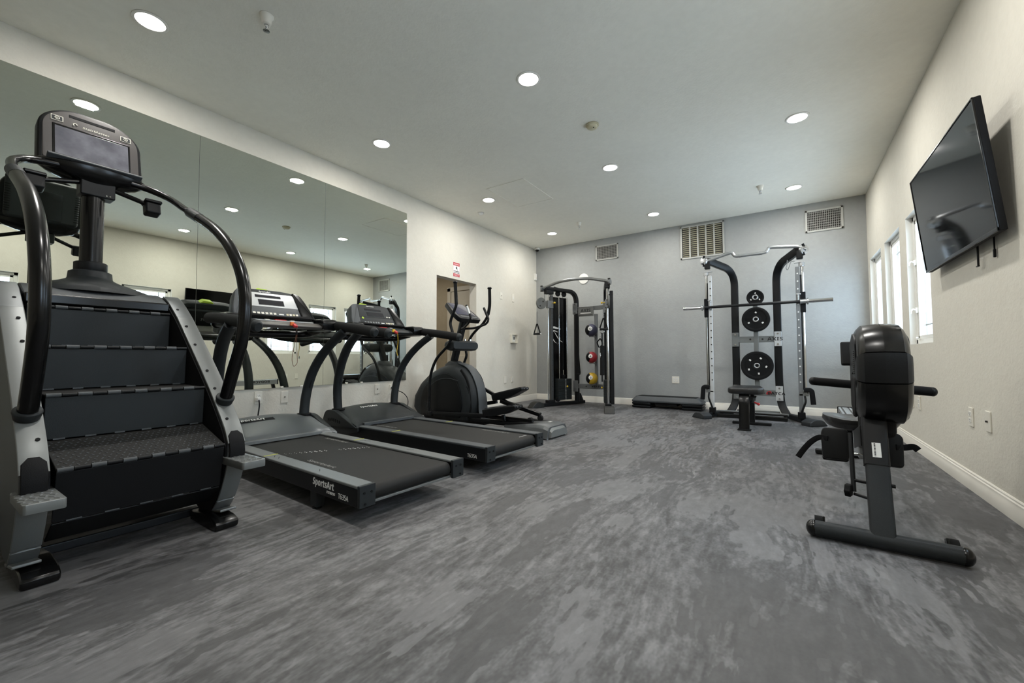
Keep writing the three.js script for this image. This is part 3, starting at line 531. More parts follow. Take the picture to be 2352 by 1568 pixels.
// ---------- stair climber (room coordinates) ----------
{
  const ZC = -0.64, t = roomThing('stair_climber', 'tall stair climber with four dark steps and arched black handrails', 'stair climber', [-2.85, 0, ZC]);
  const edge = [[-2.47, 0.055], [-2.40, 0.13], [-2.335, 0.24], [-2.295, 0.345], [-2.30, 0.42], [-2.345, 0.49], [-2.46, 0.61], [-2.60, 0.742], [-2.86, 0.965], [-3.0, 1.082], [-3.16, 1.19], [-3.24, 1.225]];
  const body = [...edge, [-3.5, 1.24], [-3.68, 1.15], [-3.72, 0.6], [-3.66, 0.1], [-3.5, 0.12], [-2.72, 0.12], [-2.6, 0.06]];
  for (const s of [1, -1]) { // s=1 near side (towards +z)
    const zi = ZC + s * 0.295, zo = ZC + s * 0.372, zm = (zi + zo) / 2;
    const p = part(t, 'side_panel', ext(shapeOf(body.map(([x, y]) => [x - 0.008, y - 0.004]), 0.02), 0.072, 0.006).translate(0, 0, zm), M.charcoalLight);
    part(p, 'inner_liner', ext(shapeOf(body.map(([x, y]) => [x - 0.016, y - 0.01]), 0.02), 0.006).translate(0, 0, zi - s * 0.001), M.blackMatte);
    // silver rim along the sloping edge, in two pieces
    const rim = (a, b, m, w = 0.078) => { const q = smooth(edge.slice(a, b).map(([x, y]) => [x, y, zm]), 24); return part(p, 'rim', sweep(q, rectSec(w, 0.01, 0.003), [0.6, 0.8, 0]), m); };
    const r1 = rim(4, 10, M.silver), r2 = rim(9, 12, M.steelGrey), r0 = rim(0, 4, M.grey, 0.079);
    for (const k of [[-2.38, 0.53], [-2.53, 0.678], [-2.63, 0.77], [-2.80, 0.915], [-2.93, 1.025]]) part(r1, 'screw', cyl(0.007, 0.007, 0.012, k[0] + 0.002, k[1] + 0.002, zm - s * 0.015, 0, 0, -0.84, 10), M.blackMatte);
    part(r2, 'screw', cyl(0.007, 0.007, 0.012, -3.07, 1.133, zm - s * 0.015, 0, 0, -0.65, 10), M.blackMatte);
    part(r0, 'screw', cyl(0.007, 0.007, 0.012, -2.345, 0.232, zm - s * 0.01, 0, 0, -1.1, 10), M.blackMatte);
    // black arch-topped recess above the foot pad
    part(p, 'arch_cover', sweep([[-2.2935, 0.33, zm], [-2.287, 0.38, zm], [-2.296, 0.425, zm], [-2.315, 0.456, zm], [-2.33, 0.474, zm]], rectSec(0.068, 0.008, 0.003), [0.6, 0.8, 0], { scale: (q) => [q > 0.6 ? Math.sqrt(1 - ((q - 0.6) / 0.4) ** 2 * 0.8) : 1, 1] }), M.blackMatte);
    const pad = part(t, 'mounting_step', ext(shapeOf([[-2.37, -0.048], [-2.12, -0.048, 0.012], [-2.12, 0.056, 0.012], [-2.37, 0.056]], 0.004), 0.036, 0.004).applyMatrix4(new THREE.Matrix4().makeRotationX(-Math.PI / 2)).translate(0, 0.335, zm), M.silver);
    for (let i = 0; i < 7; i++) for (let j = 0; j < 4; j++) part(pad, 'tread_stud', rbox(0.022, 0.003, 0.009, 0.0014, -2.345 + i * 0.034, 0.3535, zm - 0.036 + j * 0.024 + (i % 2) * 0.008, 0, 0.6, 0), M.steelGrey);
    // foot
    part(t, 'foot_bracket', rbox(0.16, 0.012, 0.075, 0.004, -2.45, 0.062, zm, 0, 0, 0.18), M.steelGrey);
    part(t, 'foot', ext(shapeOf([[-2.62, 0], [-2.325, 0, 0.012], [-2.315, 0.035, 0.02], [-2.36, 0.055, 0.02], [-2.5, 0.064], [-2.62, 0.05]], 0.005), 0.105, 0.012).translate(0.01, 0, ZC + s * 0.305), M.blackGloss);
    part(t, 'rear_foot', rbox(0.2, 0.05, 0.1, 0.012, -3.55, 0.025, zm), M.rubber);
  }
  part(t, 'base_bar', rbox(0.05, 0.04, 0.6, 0.006, -2.65, 0.03, ZC), std(0x34373a, 0.3, { metalness: 0.6 }));
  part(t, 'base_bar', rbox(0.05, 0.04, 0.6, 0.006, -3.5, 0.03, ZC), M.black);
  // steps: [nose], tread back
  const N = [[-2.30, 0.423], [-2.55, 0.692], [-2.80, 0.90], [-3.065, 1.106]], back = [[-2.562, 0.50], [-2.812, 0.697], [-3.075, 0.905], [-3.32, 1.108]];
  const wid = 0.56, plateBetween = (a, b, th, m, name, off = 0) => { const dx = b[0] - a[0], dy = b[1] - a[1], L = Math.hypot(dx, dy); return part(t, name, rbox(L, th, wid, 0.003, (a[0] + b[0]) / 2, (a[1] + b[1]) / 2 - off, ZC, 0, 0, Math.atan2(dy, dx)), m); };
  const hinge = (q, a, lower) => { for (let k = 0; k < 12; k++) { const z = ZC + wid / 2 - (k + 0.5) * wid / 12; part(a, 'hinge_knuckle', rod([q[0], q[1], z - wid / 24 + 0.0015], [q[0], q[1], z + wid / 24 - 0.0015], k % 2 ? 0.0075 : 0.0095, 8), k % 2 ? M.black : M.charcoalLight); } };
  for (let i = 0; i < 4; i++) {
    const tr = plateBetween(N[i], back[i], 0.01, M.belt, 'tread', 0.005);
    if (i === 0) { const dx = back[0][0] - N[0][0], dy = back[0][1] - N[0][1], an = Math.atan2(dy, dx); for (let r = 0; r < 11; r++) for (let c = 0; c < 26; c++) { const q = (r + 0.7) / 12; if ((r * 26 + c) < 286) part(tr, 'tread_stud', box(0.011, 0.002, 0.0045, N[0][0] + dx * q, N[0][1] + dy * q + 0.0005, ZC - wid / 2 + 0.02 + c * 0.0208 + (r % 2) * 0.01, 0, (r + c) % 2 ? 0.7 : -0.7, an), M.charcoalLight); } }
    const a = i ? back[i - 1] : null;
    hinge([N[i][0] + 0.004, N[i][1] - 0.004], tr);
    if (a) { const ri = plateBetween([N[i][0], N[i][1] - 0.012], [a[0], a[1] + 0.004], 0.008, M.charcoal, 'riser'); for (let k = 0; k < 6; k++) part(ri, 'hinge_knuckle', box(0.008, 0.006, 0.035, a[0] + 0.006, a[1] + 0.005, ZC - 0.24 + k * 0.095), M.charcoalLight); }
  }
  const r0 = plateBetween([-2.302, 0.41], [-2.345, 0.215], 0.008, M.black, 'riser');
  for (let k = 0; k < 5; k++) part(r0, 'hinge_knuckle', rbox(0.008, 0.006, 0.045, 0.002, -2.342, 0.214, ZC - 0.22 + k * 0.11), M.charcoalLight);
  plateBetween([-2.347, 0.21], [-2.46, 0.12], 0.008, M.black, 'lower_plate');
  part(t, 'drive_cover', ext(shapeOf([[-2.50, 0.30], [-2.58, 0.46], [-2.86, 0.66], [-3.1, 0.87], [-3.3, 1.06], [-3.6, 1.1], [-3.6, 0.30]], 0.01), wid).translate(0, 0, ZC), M.blackMatte);
  // top deck and shroud carrying the post
  part(t, 'deck_edge', rbox(0.03, 0.05, 0.57, 0.008, -3.105, 1.145, ZC), M.blackGloss);
  part(t, 'top_deck', ext(shapeOf([[-3.10, 1.165, 0.02], [-3.26, 1.235, 0.04], [-3.62, 1.245, 0.03], [-3.69, 1.1]], 0.01), 0.575, 0.012).translate(0, 0, ZC), M.charcoalLight);
  const sh = [[1.215, 0.235, 0.275], [1.24, 0.22, 0.262], [1.262, 0.185, 0.20], [1.285, 0.145, 0.13], [1.30, 0.125, 0.10], [1.31, 0.11, 0.095], [1.345, 0.10, 0.092], [1.352, 0.085, 0.08]];
  part(t, 'post_shroud', rings(sh.map(([y, a, b]) => circ(a, 32, b).map(([u, w]) => V(-3.40 + u, y, ZC + w))), true, 0.7), M.charcoal);
  part(t, 'post_collar', place(lathe([[0.05, 0], [0.072, 0], [0.072, 0.055], [0.066, 0.06], [0.05, 0.06]], 28), -3.40, 1.345, ZC), M.black);
  part(t, 'post', rod([-3.40, 1.33, ZC], [-3.40, 1.86, ZC], 0.05, 28), M.blackGloss);
  const br = part(t, 'mast_bracket', rbox(0.10, 0.13, 0.15, 0.008, -3.39, 1.855, ZC - 0.01), M.black);
  for (const z of [-0.06, -0.045]) part(br, 'bolt', cyl(0.004, 0.004, 0.006, -3.338, 1.805, ZC + z, 0, 0, Math.PI / 2, 8), M.chrome);
  // handrail: one continuous arch on each side joined by the bar before the console
  const side = [[-2.44, 0.64, 0.338], [-2.36, 0.785, 0.338], [-2.285, 0.93, 0.34], [-2.262, 1.10, 0.343], [-2.30, 1.246, 0.345], [-2.412, 1.395, 0.345], [-2.60, 1.535, 0.345], [-2.85, 1.66, 0.345], [-3.08, 1.765, 0.34], [-3.24, 1.85, 0.32], [-3.32, 1.90, 0.26], [-3.345, 1.92, 0.16], [-3.35, 1.925, 0]];
  for (const s of [1, -1]) {
    const P = smooth(side.map(([x, y, a]) => [x, y, ZC + s * a]), 60);
    const hr = part(t, 'handrail', sweep(P.slice(0, 38), circ(0.029, 18), [0, 0, 1]), M.blackGloss);
    part(t, 'handrail', sweep(P.slice(37), circ(0.0205, 14), [0.3, 1, 0.05]), M.blackGloss);
    part(hr, 'grip_joint', sweep(P.slice(35, 39), circ(0.030, 18), [0, 0, 1]), M.charcoal);
    part(hr, 'socket', place(lathe([[0.02, -0.02], [0.036, -0.02], [0.042, 0.01], [0.04, 0.018], [0.026, 0.02]], 24), -2.452, 0.628, ZC + s * 0.338, 0, 0, -0.5), M.charcoal);
    const bar = part(t, 'pulse_bar', rod([-3.37, 1.865, ZC + s * 0.05], [-3.30, 1.80, ZC + s * 0.23], 0.014, 12), M.blackGloss);
    part(bar, 'pulse_pod', rbox(0.07, 0.075, 0.075, 0.012, -3.30, 1.775, ZC + s * 0.245, 0, 0, 0.25), M.black); part(bar, 'pod_lid', rbox(0.085, 0.02, 0.085, 0.008, -3.305, 1.815, ZC + s * 0.245, 0, 0, 0.25), M.blackGloss);
  }
  // console: x' across to the climber's right (-z), y' up the face, z' towards the climber (+x)
  const CM = new THREE.Matrix4().makeTranslation(-3.41, 1.95, ZC).multiply(new THREE.Matrix4().makeRotationY(Math.PI / 2)).multiply(new THREE.Matrix4().makeRotationX(-0.22)), C = (g) => g.applyMatrix4(CM);
  const con = part(t, 'console', C(ext(shapeOf([[-0.225, 0.0, 0.02], [0.225, 0.0, 0.02], [0.222, 0.285, 0.09], [0.11, 0.372, 0.12], [-0.11, 0.372, 0.12], [-0.222, 0.285, 0.09]]), 0.085, 0.014, 12).translate(0, 0, -0.04)), M.black);
  const fp = part(con, 'face_plate', C(ext(shapeOf([[-0.205, 0.018, 0.015], [0.205, 0.018, 0.015], [0.204, 0.28, 0.08], [0.105, 0.356, 0.1], [-0.105, 0.356, 0.1], [-0.204, 0.28, 0.08]]), 0.006, 0.002, 12).translate(0, 0, 0.004)), std(0x55514f, 0.42));
  part(fp, 'screen_surround', C(rbox(0.335, 0.20, 0.006, 0.003, 0, 0.148, 0.0065)), M.blackGloss);
  part(fp, 'screen', C(rbox(0.315, 0.178, 0.003, 0.001, 0, 0.146, 0.009)), M.screenDust, { label: 'dusty grey screen' });
  part(fp, 'slot', C(rbox(0.20, 0.018, 0.004, 0.009, 0.0, 0.322, 0.0062)), M.blackMatte);
  for (const x of [-0.148, 0.148]) { const l = part(fp, 'emblem', C(rbox(0.05, 0.034, 0.003, 0.004, x, 0.283, 0.0075)), M.plate); part(l, 'emblem_field', C(rbox(0.043, 0.027, 0.003, 0.003, x, 0.283, 0.0085)), M.charcoal); part(l, 'emblem_ring', C(new THREE.TorusGeometry(0.009, 0.002, 8, 20).translate(x, 0.283, 0.0102)), M.plate); part(l, 'emblem_figure', C(x < 0 ? letters('w', 0.008).translate(x, 0.283, 0.0102) : letters('O', 0.008).translate(x, 0.283, 0.0102)), M.plate); }
  part(fp, 'lettering', C(letters('StairMaster', 0.013, 1.15, 0.15, font, 0.001).translate(0.015, 0.272, 0.0072)), M.plate);
  part(fp, 'swirl', C(new THREE.TorusGeometry(0.008, 0.003, 8, 16, 4.2).translate(-0.075, 0.274, 0.0075)), M.plate);
  part(con, 'rear_shell', C(rbox(0.40, 0.33, 0.05, 0.03, 0, 0.17, -0.10)), M.charcoal);
  for (let i = 0; i < 12; i++) for (const x of [-0.185, 0.185]) part(con, 'rear_rib', C(rbox(0.03, 0.006, 0.01, 0.002, x, 0.05 + i * 0.018, -0.122)), M.blackMatte);
  part(con, 'rear_panel', C(rbox(0.2, 0.22, 0.008, 0.004, 0, 0.14, -0.126)), M.blackGloss);
  // tray under the console with its button row
  part(t, 'console_tray', rings([[1.865, 0.06, 0.12], [1.89, 0.085, 0.19], [1.915, 0.10, 0.225], [1.945, 0.105, 0.235], [1.955, 0.09, 0.225]].map(([y, a, b]) => circ(a, 32, b).map(([u, w]) => V(-3.40 + u, y - 0.02 * Math.sign(u) * 0, ZC + w))), true, 0.7), M.blackGloss);
  const row = part(t, 'button_row', rbox(0.05, 0.014, 0.40, 0.005, -3.335, 1.958, ZC, 0, 0, 0.5), M.charcoalLight);
  ['silverPanel', 'silverPanel', 'plate', 'plate', 'red', 'plate', 'silverPanel', 'silverPanel'].forEach((m, i) => part(row, 'button', rbox(0.018, 0.006, i === 3 ? 0.06 : 0.024, 0.002, -3.333, 1.968, ZC + 0.10 - i * 0.04, 0, 0, 0.5), M[m]));
}

// ---------- elliptical trainer: local frame as the treadmills ----------
{
  const t = thing('elliptical_trainer', 'black elliptical trainer with tall swing arms by the doorway', 'elliptical', [-2.0, 0, -3.915], -0.055);
  const P = (f, y, s) => FP(f, y, s);
  // drive shroud: section widths along the outline
  const outl = [[2.10, 0.10], [2.19, 0.20], [2.17, 0.36], [2.05, 0.52], [1.90, 0.63], [1.72, 0.715], [1.55, 0.76], [1.40, 0.765], [1.27, 0.71], [1.17, 0.61], [1.10, 0.48], [1.07, 0.33], [1.10, 0.18], [1.14, 0.09]];
  const sc = (k, dy) => outl.map(([f, y]) => [1.63 + (f - 1.63) * k, Math.max(0.085, 0.09 + (y - 0.09) * k + dy)]);
  const lay = [[-0.165, 0.80], [-0.160, 0.86], [-0.135, 0.93], [-0.09, 0.985], [0, 1.0], [0.09, 0.985], [0.135, 0.93], [0.160, 0.86], [0.165, 0.80]];
  const sh = part(t, 'drive_shroud', rings(lay.map(([s, k]) => sc(k, 0).map(([f, y]) => V(...P(f, y, s)))), true, 0.75), M.charcoal);
  for (const s of [-1, 1]) {
    const cover = ext(shapeOf([[-1.28, 0.11], [-1.24, 0.28], [-1.27, 0.44], [-1.36, 0.60, 0.05], [-1.52, 0.655, 0.1], [-1.75, 0.60, 0.1], [-1.93, 0.44, 0.1], [-1.98, 0.26, 0.1], [-1.96, 0.11]], 0.02), 0.016, 0.005, 10); cover.translate(0, 0, -s * 0.170);
    const cv = part(sh, 'side_cover', cover, M.black);
    part(cv, 'crease', sweep(smooth([P(1.30, 0.56, s * 0.178), P(1.45, 0.585, s * 0.179), P(1.62, 0.57, s * 0.179), P(1.80, 0.49, s * 0.178)], 14), rectSec(0.006, 0.004, 0.001), [0, 0, 1]), M.charcoalLight);
    part(sh, 'belt_slot', sweep(smooth([P(1.30, 0.69, s * 0.125), P(1.205, 0.58, s * 0.13), P(1.15, 0.42, s * 0.133), P(1.135, 0.25, s * 0.135), P(1.16, 0.12, s * 0.135)], 18), rectSec(0.035, 0.02, 0.004), [0, 0, 1]), M.blackMatte);
  }
  part(sh, 'centre_band', sweep(smooth([P(1.42, 0.772, 0), P(1.27, 0.722, 0), P(1.165, 0.62, 0), P(1.09, 0.47, 0), P(1.06, 0.32, 0), P(1.05, 0.2, 0), P(1.0, 0.10, 0)], 24), rectSec(0.15, 0.012, 0.005), [0.3, 1, 0], { scale: (q) => [0.8 + 0.35 * q, 1] }), M.charcoalLight);
  part(sh, 'top_boot', rings([[0.70, 0.17, 0.10], [0.755, 0.145, 0.09], [0.785, 0.10, 0.075], [0.80, 0.07, 0.06]].map(([y, a, b]) => circ(a, 24, b).map(([u, w]) => V(...P(1.53 + u, y, w)))), true, 0.8), M.charcoal);
  const mast = part(t, 'mast', sweep([P(1.56, 0.74, 0), P(1.36, 1.36, 0)], rectSec(0.075, 0.085, 0.02), [0, 0, 1]), M.black);
  // pivot housing
  const piv = part(t, 'pivot_housing', rings([[1.50, 0.03], [1.49, 0.05], [1.43, 0.065], [1.37, 0.06], [1.34, 0.04]].map(([f, h]) => rectSec(0.44, h * 2, 0.03).map(([a, b]) => V(...P(f - 0.01, 0.99 + b, a)))), true, 0.6), M.charcoal);
  for (const [i, s] of [[0, -0.16], [1, -0.05], [2, 0.06], [3, 0.16]]) part(piv, 'cap_bolt', cyl(0.014, 0.014, 0.03, ...P(1.41, 1.06, s), 0, 0, 0, 12), M.chrome);
  // console
  const CM = new THREE.Matrix4().makeTranslation(...P(1.33, 1.37, 0)).multiply(new THREE.Matrix4().makeRotationY(Math.PI / 2)).multiply(new THREE.Matrix4().makeRotationX(-0.92)), C = (g) => g.applyMatrix4(CM);
  const con = part(t, 'console', C(ext(shapeOf([[-0.20, -0.10, 0.05], [0.20, -0.10, 0.05], [0.205, 0.06, 0.02], [0.15, 0.27, 0.03], [-0.15, 0.27, 0.03], [-0.205, 0.06, 0.02]]), 0.06, 0.012).translate(0, 0, -0.02)), M.black);
  part(con, 'screen', C(ext(shapeOf([[-0.165, -0.01], [0.165, -0.01], [0.13, 0.25], [-0.13, 0.25]], 0.01), 0.004, 0.001).translate(0, 0, 0.0115)), phys(0x3a3b52, 0.15, { clearcoat: 0.6 }), { label: 'violet-grey screen' });
  part(con, 'key_row', C(rbox(0.3, 0.04, 0.004, 0.002, 0, -0.05, 0.0115)), M.charcoalLight);
  // fixed grips
  for (const s of [-1, 1]) {
    const g = part(t, 'fixed_grip', sweep(fillet([P(1.41, 1.205, s * 0.01), P(1.28, 1.21, s * 0.09), P(1.14, 1.26, s * 0.16), P(1.10, 1.315, s * 0.165), P(1.18, 1.47, s * 0.16)], 0.05), circ(0.014, 12), [0.2, 1, 0.1]), M.black);
    part(g, 'grip_sensor', rod(P(1.125, 1.36, s * 0.163), P(1.172, 1.455, s * 0.16), 0.0155, 14), s < 0 ? M.alu : M.black);
  }
  // moving arms
  const arms = { '-1': [[1.74, 0.15], [1.735, 0.35], [1.725, 0.55], [1.69, 0.68], [1.60, 0.83], [1.46, 0.945], [1.395, 1.0], [1.33, 1.13], [1.365, 1.26], [1.315, 1.38], [1.265, 1.48], [1.275, 1.62], [1.285, 1.75]], '1': [[1.66, 0.16], [1.66, 0.40], [1.645, 0.66], [1.60, 0.77], [1.555, 0.87], [1.565, 0.94], [1.53, 1.02], [1.47, 1.12], [1.38, 1.20], [1.26, 1.285], [1.18, 1.39], [1.155, 1.5], [1.155, 1.73]] };
  for (const s of [-1, 1]) {
    const A = arms[s].map(([f, y]) => P(f, y, s * 0.245));
    const a = part(t, 'swing_arm', sweep(smooth(A, 60), circ(0.0175, 14), [0, 0, 1]), M.black);
    part(a, 'foam_grip', sweep(smooth(A.slice(-3), 14), circ(0.0205, 14), [0, 0, 1]), M.rubber); const e = A[A.length - 1];
    part(a, 'end_cap', place(lathe([[0, -0.012], [0.027, -0.012], [0.029, 0], [0.02, 0.012], [0, 0.014]], 16), ...e), M.blackGloss);
    // link, pedal beam and pedal
    const fy = s < 0 ? 0 : 1, pf = s < 0 ? [0.85, 0.225, 0.40, 0.30] : [1.025, 0.355, 0.535, 0.47];
    part(t, 'pivot_joint', rbox(0.09, 0.07, 0.05, 0.015, ...P(arms[s][0][0] - 0.01, 0.145 + (s > 0 ? 0.02 : 0), s * 0.24)), M.black);
    part(t, 'pedal_link', sweep([P(arms[s][0][0], 0.15 + (s > 0 ? 0.02 : 0), s * 0.235), P(pf[0] - 0.02, pf[1] - (s < 0 ? 0.045 : 0.06), s * 0.20)], rectSec(0.035, 0.045, 0.006)), M.black);
    const ang = Math.atan2(pf[3] - pf[1], pf[0] - pf[2]), cx = (pf[0] + pf[2]) / 2, cy = (pf[1] + pf[3]) / 2;
    const ped = part(t, 'pedal', place(ext(shapeOf([[-0.235, -0.045], [-0.1, -0.058], [0.05, -0.05], [0.235, -0.005, 0.03], [0.235, 0.03, 0.02], [0.0, 0.036], [-0.235, 0.028, 0.01]], 0.02), 0.155, 0.012), ...P(cx, cy, s * 0.175), 0, 0, ang), M.black);
    part(ped, 'tread_mat', place(rbox(0.40, 0.006, 0.125, 0.003, 0, 0.036, 0), ...P(cx, cy, s * 0.175), 0, 0, ang), M.rubber);
    for (const q of [-0.03, 0.03]) part(ped, 'rivet', place(cyl(0.006, 0.006, 0.006, 0.238, 0.01, q, 0, 0, Math.PI / 2, 8), ...P(cx, cy, s * 0.175), 0, 0, ang), M.chrome);
    part(t, 'pedal_beam', sweep(s < 0 ? [P(0.64, 0.20, -0.14), P(0.62, 0.13, -0.14)] : [P(1.28, 0.505, 0.13), P(0.80, 0.30, 0.15), P(0.62, 0.27, 0.15)], rectSec(0.03, 0.04, 0.006)), M.black);
    part(t, 'roller_arm', sweep([P(s < 0 ? 0.92 : 0.86, s < 0 ? 0.16 : 0.32, s * 0.10), P(s < 0 ? 0.27 : 0.30, s < 0 ? 0.155 : 0.20, s * 0.10)], rectSec(0.04, 0.045, 0.006)), M.blackGloss);
    part(t, 'track', sweep([P(1.15, 0.10, s * 0.10), P(0.2, 0.125, s * 0.10)], rectSec(0.07, 0.04, 0.01)), M.black);
    part(t, 'roller', cyl(0.03, 0.03, 0.035, ...P(0.3, 0.165, s * 0.10), Math.PI / 2, 0, 0, 18), M.rubber);
  }
  part(t, 'crank_disc', cyl(0.10, 0.10, 0.30, ...P(1.25, 0.42, 0), Math.PI / 2), M.blackMatte);
  part(t, 'base_frame', [span(P(2.05, 0.04, -0.06), P(1.0, 0.11, 0.06)), span(P(1.0, 0.06, -0.04), P(0.15, 0.10, 0.04))], M.black);
  part(t, 'front_foot', [span(P(2.10, 0.0, -0.24), P(2.02, 0.05, 0.24), 0.012)], M.black);
  // rear base cover with sloping flanks and silver end
  const rc = [[0.62, 0.10, 0.155, 0.07], [0.40, 0.125, 0.175, 0.045], [0.2, 0.145, 0.195, 0.02], [0.08, 0.145, 0.205, 0.01], [0.025, 0.125, 0.205, 0.01]];
  const ring = ([f, h, w, y0]) => [[-w * 1.02, y0], [-w * 0.93, y0 + (h - y0) * 0.7], [-w * 0.8, h - 0.008], [-w * 0.66, h], [w * 0.66, h], [w * 0.8, h - 0.008], [w * 0.93, y0 + (h - y0) * 0.7], [w * 1.02, y0]].map(([s, y]) => V(...P(f, y, s)));
  const rcov = part(t, 'rear_cover', rings(rc.map(ring), true, 0.5), std(0x585b5c, 0.4, { metalness: 0.25 }));
  part(rcov, 'end_plate', rings([[0.028, 0.115, 0.165, 0.018], [0.0, 0.09, 0.165, 0.018]].map(ring), true, 0.5), M.silver);
  for (const s of [-1, 1]) { part(rcov, 'slot', box(0.26, 0.006, 0.045, ...P(0.30, 0.136, s * 0.1), 0, 0, -0.1), M.blackMatte); part(t, 'leveller', place(lathe([[0, 0], [0.02, 0], [0.02, 0.008], [0.008, 0.012], [0.008, 0.03], [0, 0.03]], 14), ...P(0.045, 0, s * 0.18)), M.chrome); }
  part(rcov, 'data_plate', rbox(0.03, 0.002, 0.05, 0.001, ...P(0.13, 0.148, 0.03)), M.white);
}
// ---------- cable crossover machine (room coordinates) ----------
{
  const xc = -2.868, t = roomThing('cable_machine', 'corner cable machine with arched chrome pull-up bar and weight stacks', 'cable machine', [xc, 0, -6.5]);
  const Q = (s, a, y, o = 0) => [xc + s * (0.662 - 0.3805 * a + 0.925 * o), y, -5.95 - 0.925 * a - 0.3805 * o];
  const yaw = (s) => s * Math.atan2(0.3805, 0.925);   // box local z along the side frame
  const qb = (s, w, h, l, a, y, o = 0, r = 0.004) => rbox(w, h, l, r, ...Q(s, a, y, o), 0, yaw(s), 0);
  for (const s of [-1, 1]) {
    part(t, 'base_rail', qb(s, 0.075, 0.055, 1.1, 0.62, 0.035, 0, 0.008), M.black);
    part(t, 'foot_cover', place(ext(shapeOf([[-0.12, 0], [0.14, 0, 0.02], [0.06, 0.09, 0.04], [-0.02, 0.105, 0.03], [-0.12, 0.07, 0.02]], 0.008), 0.15, 0.014), ...Q(s, 0.07, 0), 0, yaw(s) - Math.PI / 2, 0), std(0x1f201d, 0.6));
    const pth = fillet([Q(s, 0.28, 2.025), Q(s, 1.0, 2.025), Q(s, 1.0, 0.05)], 0.2, 10);
    part(t, 'frame_post', sweep(pth, rectSec(0.065, 0.08, 0.014), [s * 0.925, 0, -0.3805]), M.black);
    part(t, 'post_gusset', place(ext(shapeOf([[0, 0], [0.14, 0], [0.05, 0.18, 0.1]], 0.01), 0.05, 0.006), ...Q(s, 1.0, 0.06), 0, yaw(s) + Math.PI / 2, 0), M.black);
    part(t, 'guide_rod', rod(Q(s, 0.34, 0.09), Q(s, 0.34, 1.93), 0.0165, 16), M.chrome);
    const col = part(t, 'column', qb(s, 0.04, 1.84, 0.045, 0.415, 1.0), std(0x4a4c4d, 0.45, { metalness: 0.4 }));
    for (let i = 0; i < 16; i++) part(col, 'pin_hole', cyl(0.007, 0.007, 0.003, ...Q(s, 0.41, 0.25 + i * 0.09, -0.023), 0, yaw(s), Math.PI / 2, 8), M.slot);
    part(t, 'column_base', qb(s, 0.09, 0.05, 0.16, 0.38, 0.085, 0, 0.008), M.blackMatte);
    part(t, 'transport_wheel', cyl(0.038, 0.038, 0.03, ...Q(s, 0.52, 0.11, s < 0 ? -0.03 : 0.03), 0, yaw(s), Math.PI / 2, 18), M.blackMatte);
    part(t, 'top_bracket', qb(s, 0.085, 0.07, 0.16, 0.36, 1.965, 0, 0.012), M.black);
    part(t, 'pulley_bracket', place(ext(shapeOf([[-0.17, 0.02], [0.14, 0.02], [0.16, 0.11, 0.03], [0.02, 0.085], [-0.17, 0.055]], 0.015), 0.02, 0.004), ...Q(s, 0.66, 1.98, 0.04), 0, yaw(s) - Math.PI / 2, 0), M.black);
    for (const a of [0.58, 0.72]) part(t, 'pulley', cyl(0.05, 0.05, 0.022, ...Q(s, a, 1.965, 0.02), 0, yaw(s), Math.PI / 2, 20), M.blackMatte);
    // shroud and stack
    const sr = part(t, 'stack_shroud', place(ext(shapeOf([[-0.185, 0], [0.185, 0], [0.185, 1.82], [-0.185, 1.82]], 0.012), 0.014, 0.003), ...Q(s, 0.63, 0.09, 0.09), 0, yaw(s) + Math.PI / 2, 0), M.blackGloss);
    part(sr, 'shroud_edge', [qb(s, 0.05, 1.82, 0.012, 0.447, 1.0, 0.065), qb(s, 0.05, 1.82, 0.012, 0.813, 1.0, 0.065)], M.black);
    for (const a of [0.585, 0.765]) part(t, 'stack_rod', rod(Q(s, a, 0.1, 0.0), Q(s, a, 1.91, 0.0), 0.010, 12), M.chrome);
    for (let i = 0; i < 15; i++) { const p = part(t, 'weight_plate', qb(s, 0.13, 0.0238, 0.30, 0.665, 0.113 + i * 0.0243, 0.0, 0.004), std(0x1b2122, 0.5)); part(p, 'number_tag', qb(s, 0.002, 0.01, 0.016, 0.675, 0.113 + i * 0.0243, -s * 0 - 0.066), M.print); }
    const sp = part(t, 'selector', qb(s, 0.05, 0.05, 0.06, 0.675, 0.51), M.blackMatte); part(sp, 'stem', rod(Q(s, 0.675, 0.5), Q(s, 0.675, 0.62), 0.011, 10), M.chrome); part(sp, 'selector_pin', ball(0.016, ...Q(s, 0.69, 0.335, -0.09)), M.yellow);
    part(t, 'lift_cable', rod(Q(s, 0.675, 0.62), Q(s, 0.675, 1.96), 0.003, 6), M.black);
    // sliding carriage with pulley cover, outside of the column
    const yC = s < 0 ? 1.765 : 1.70, ca = part(t, 'carriage', qb(s, 0.07, 0.13, 0.12, 0.375, yC - 0.01, 0, 0.008), M.steelGrey);
    part(ca, 'pull_knob', [rod(Q(s, 0.42, yC + 0.015, -0.02), Q(s, 0.42, yC + 0.015, -0.085), 0.008, 10), ball(0.017, ...Q(s, 0.42, yC + 0.015, -0.085))], M.yellow);
    const disc = part(ca, 'pulley_cover', place(ext(shapeOf(circ(0.1, 28)), 0.03, 0.004), ...Q(s, 0.20, yC, 0.015), 0, yaw(s) + Math.PI / 2 * 1, 0), std(0x62635f, 0.55));
    for (const [a, y] of [[0.165, -0.045], [0.23, 0.035]]) part(disc, 'bolt', cyl(0.010, 0.010, 0.05, ...Q(s, a, yC + y, 0.01), 0, yaw(s), Math.PI / 2, 10), M.slot);
    part(t, 'top_cable', rod(Q(s, 0.26, 1.93, 0.0), Q(s, 0.26, yC + 0.05, 0), 0.003, 6), M.black);
  }
  // swoosh print on the shroud that faces the room
  const swoosh = (pts, w) => sweep(smooth(pts, 16), rectSec(w, 0.002, 0.0008), [0.925, 0, 0.3805], { scale: (q) => [Math.sin(Math.PI * (0.12 + 0.84 * q)), 1] });
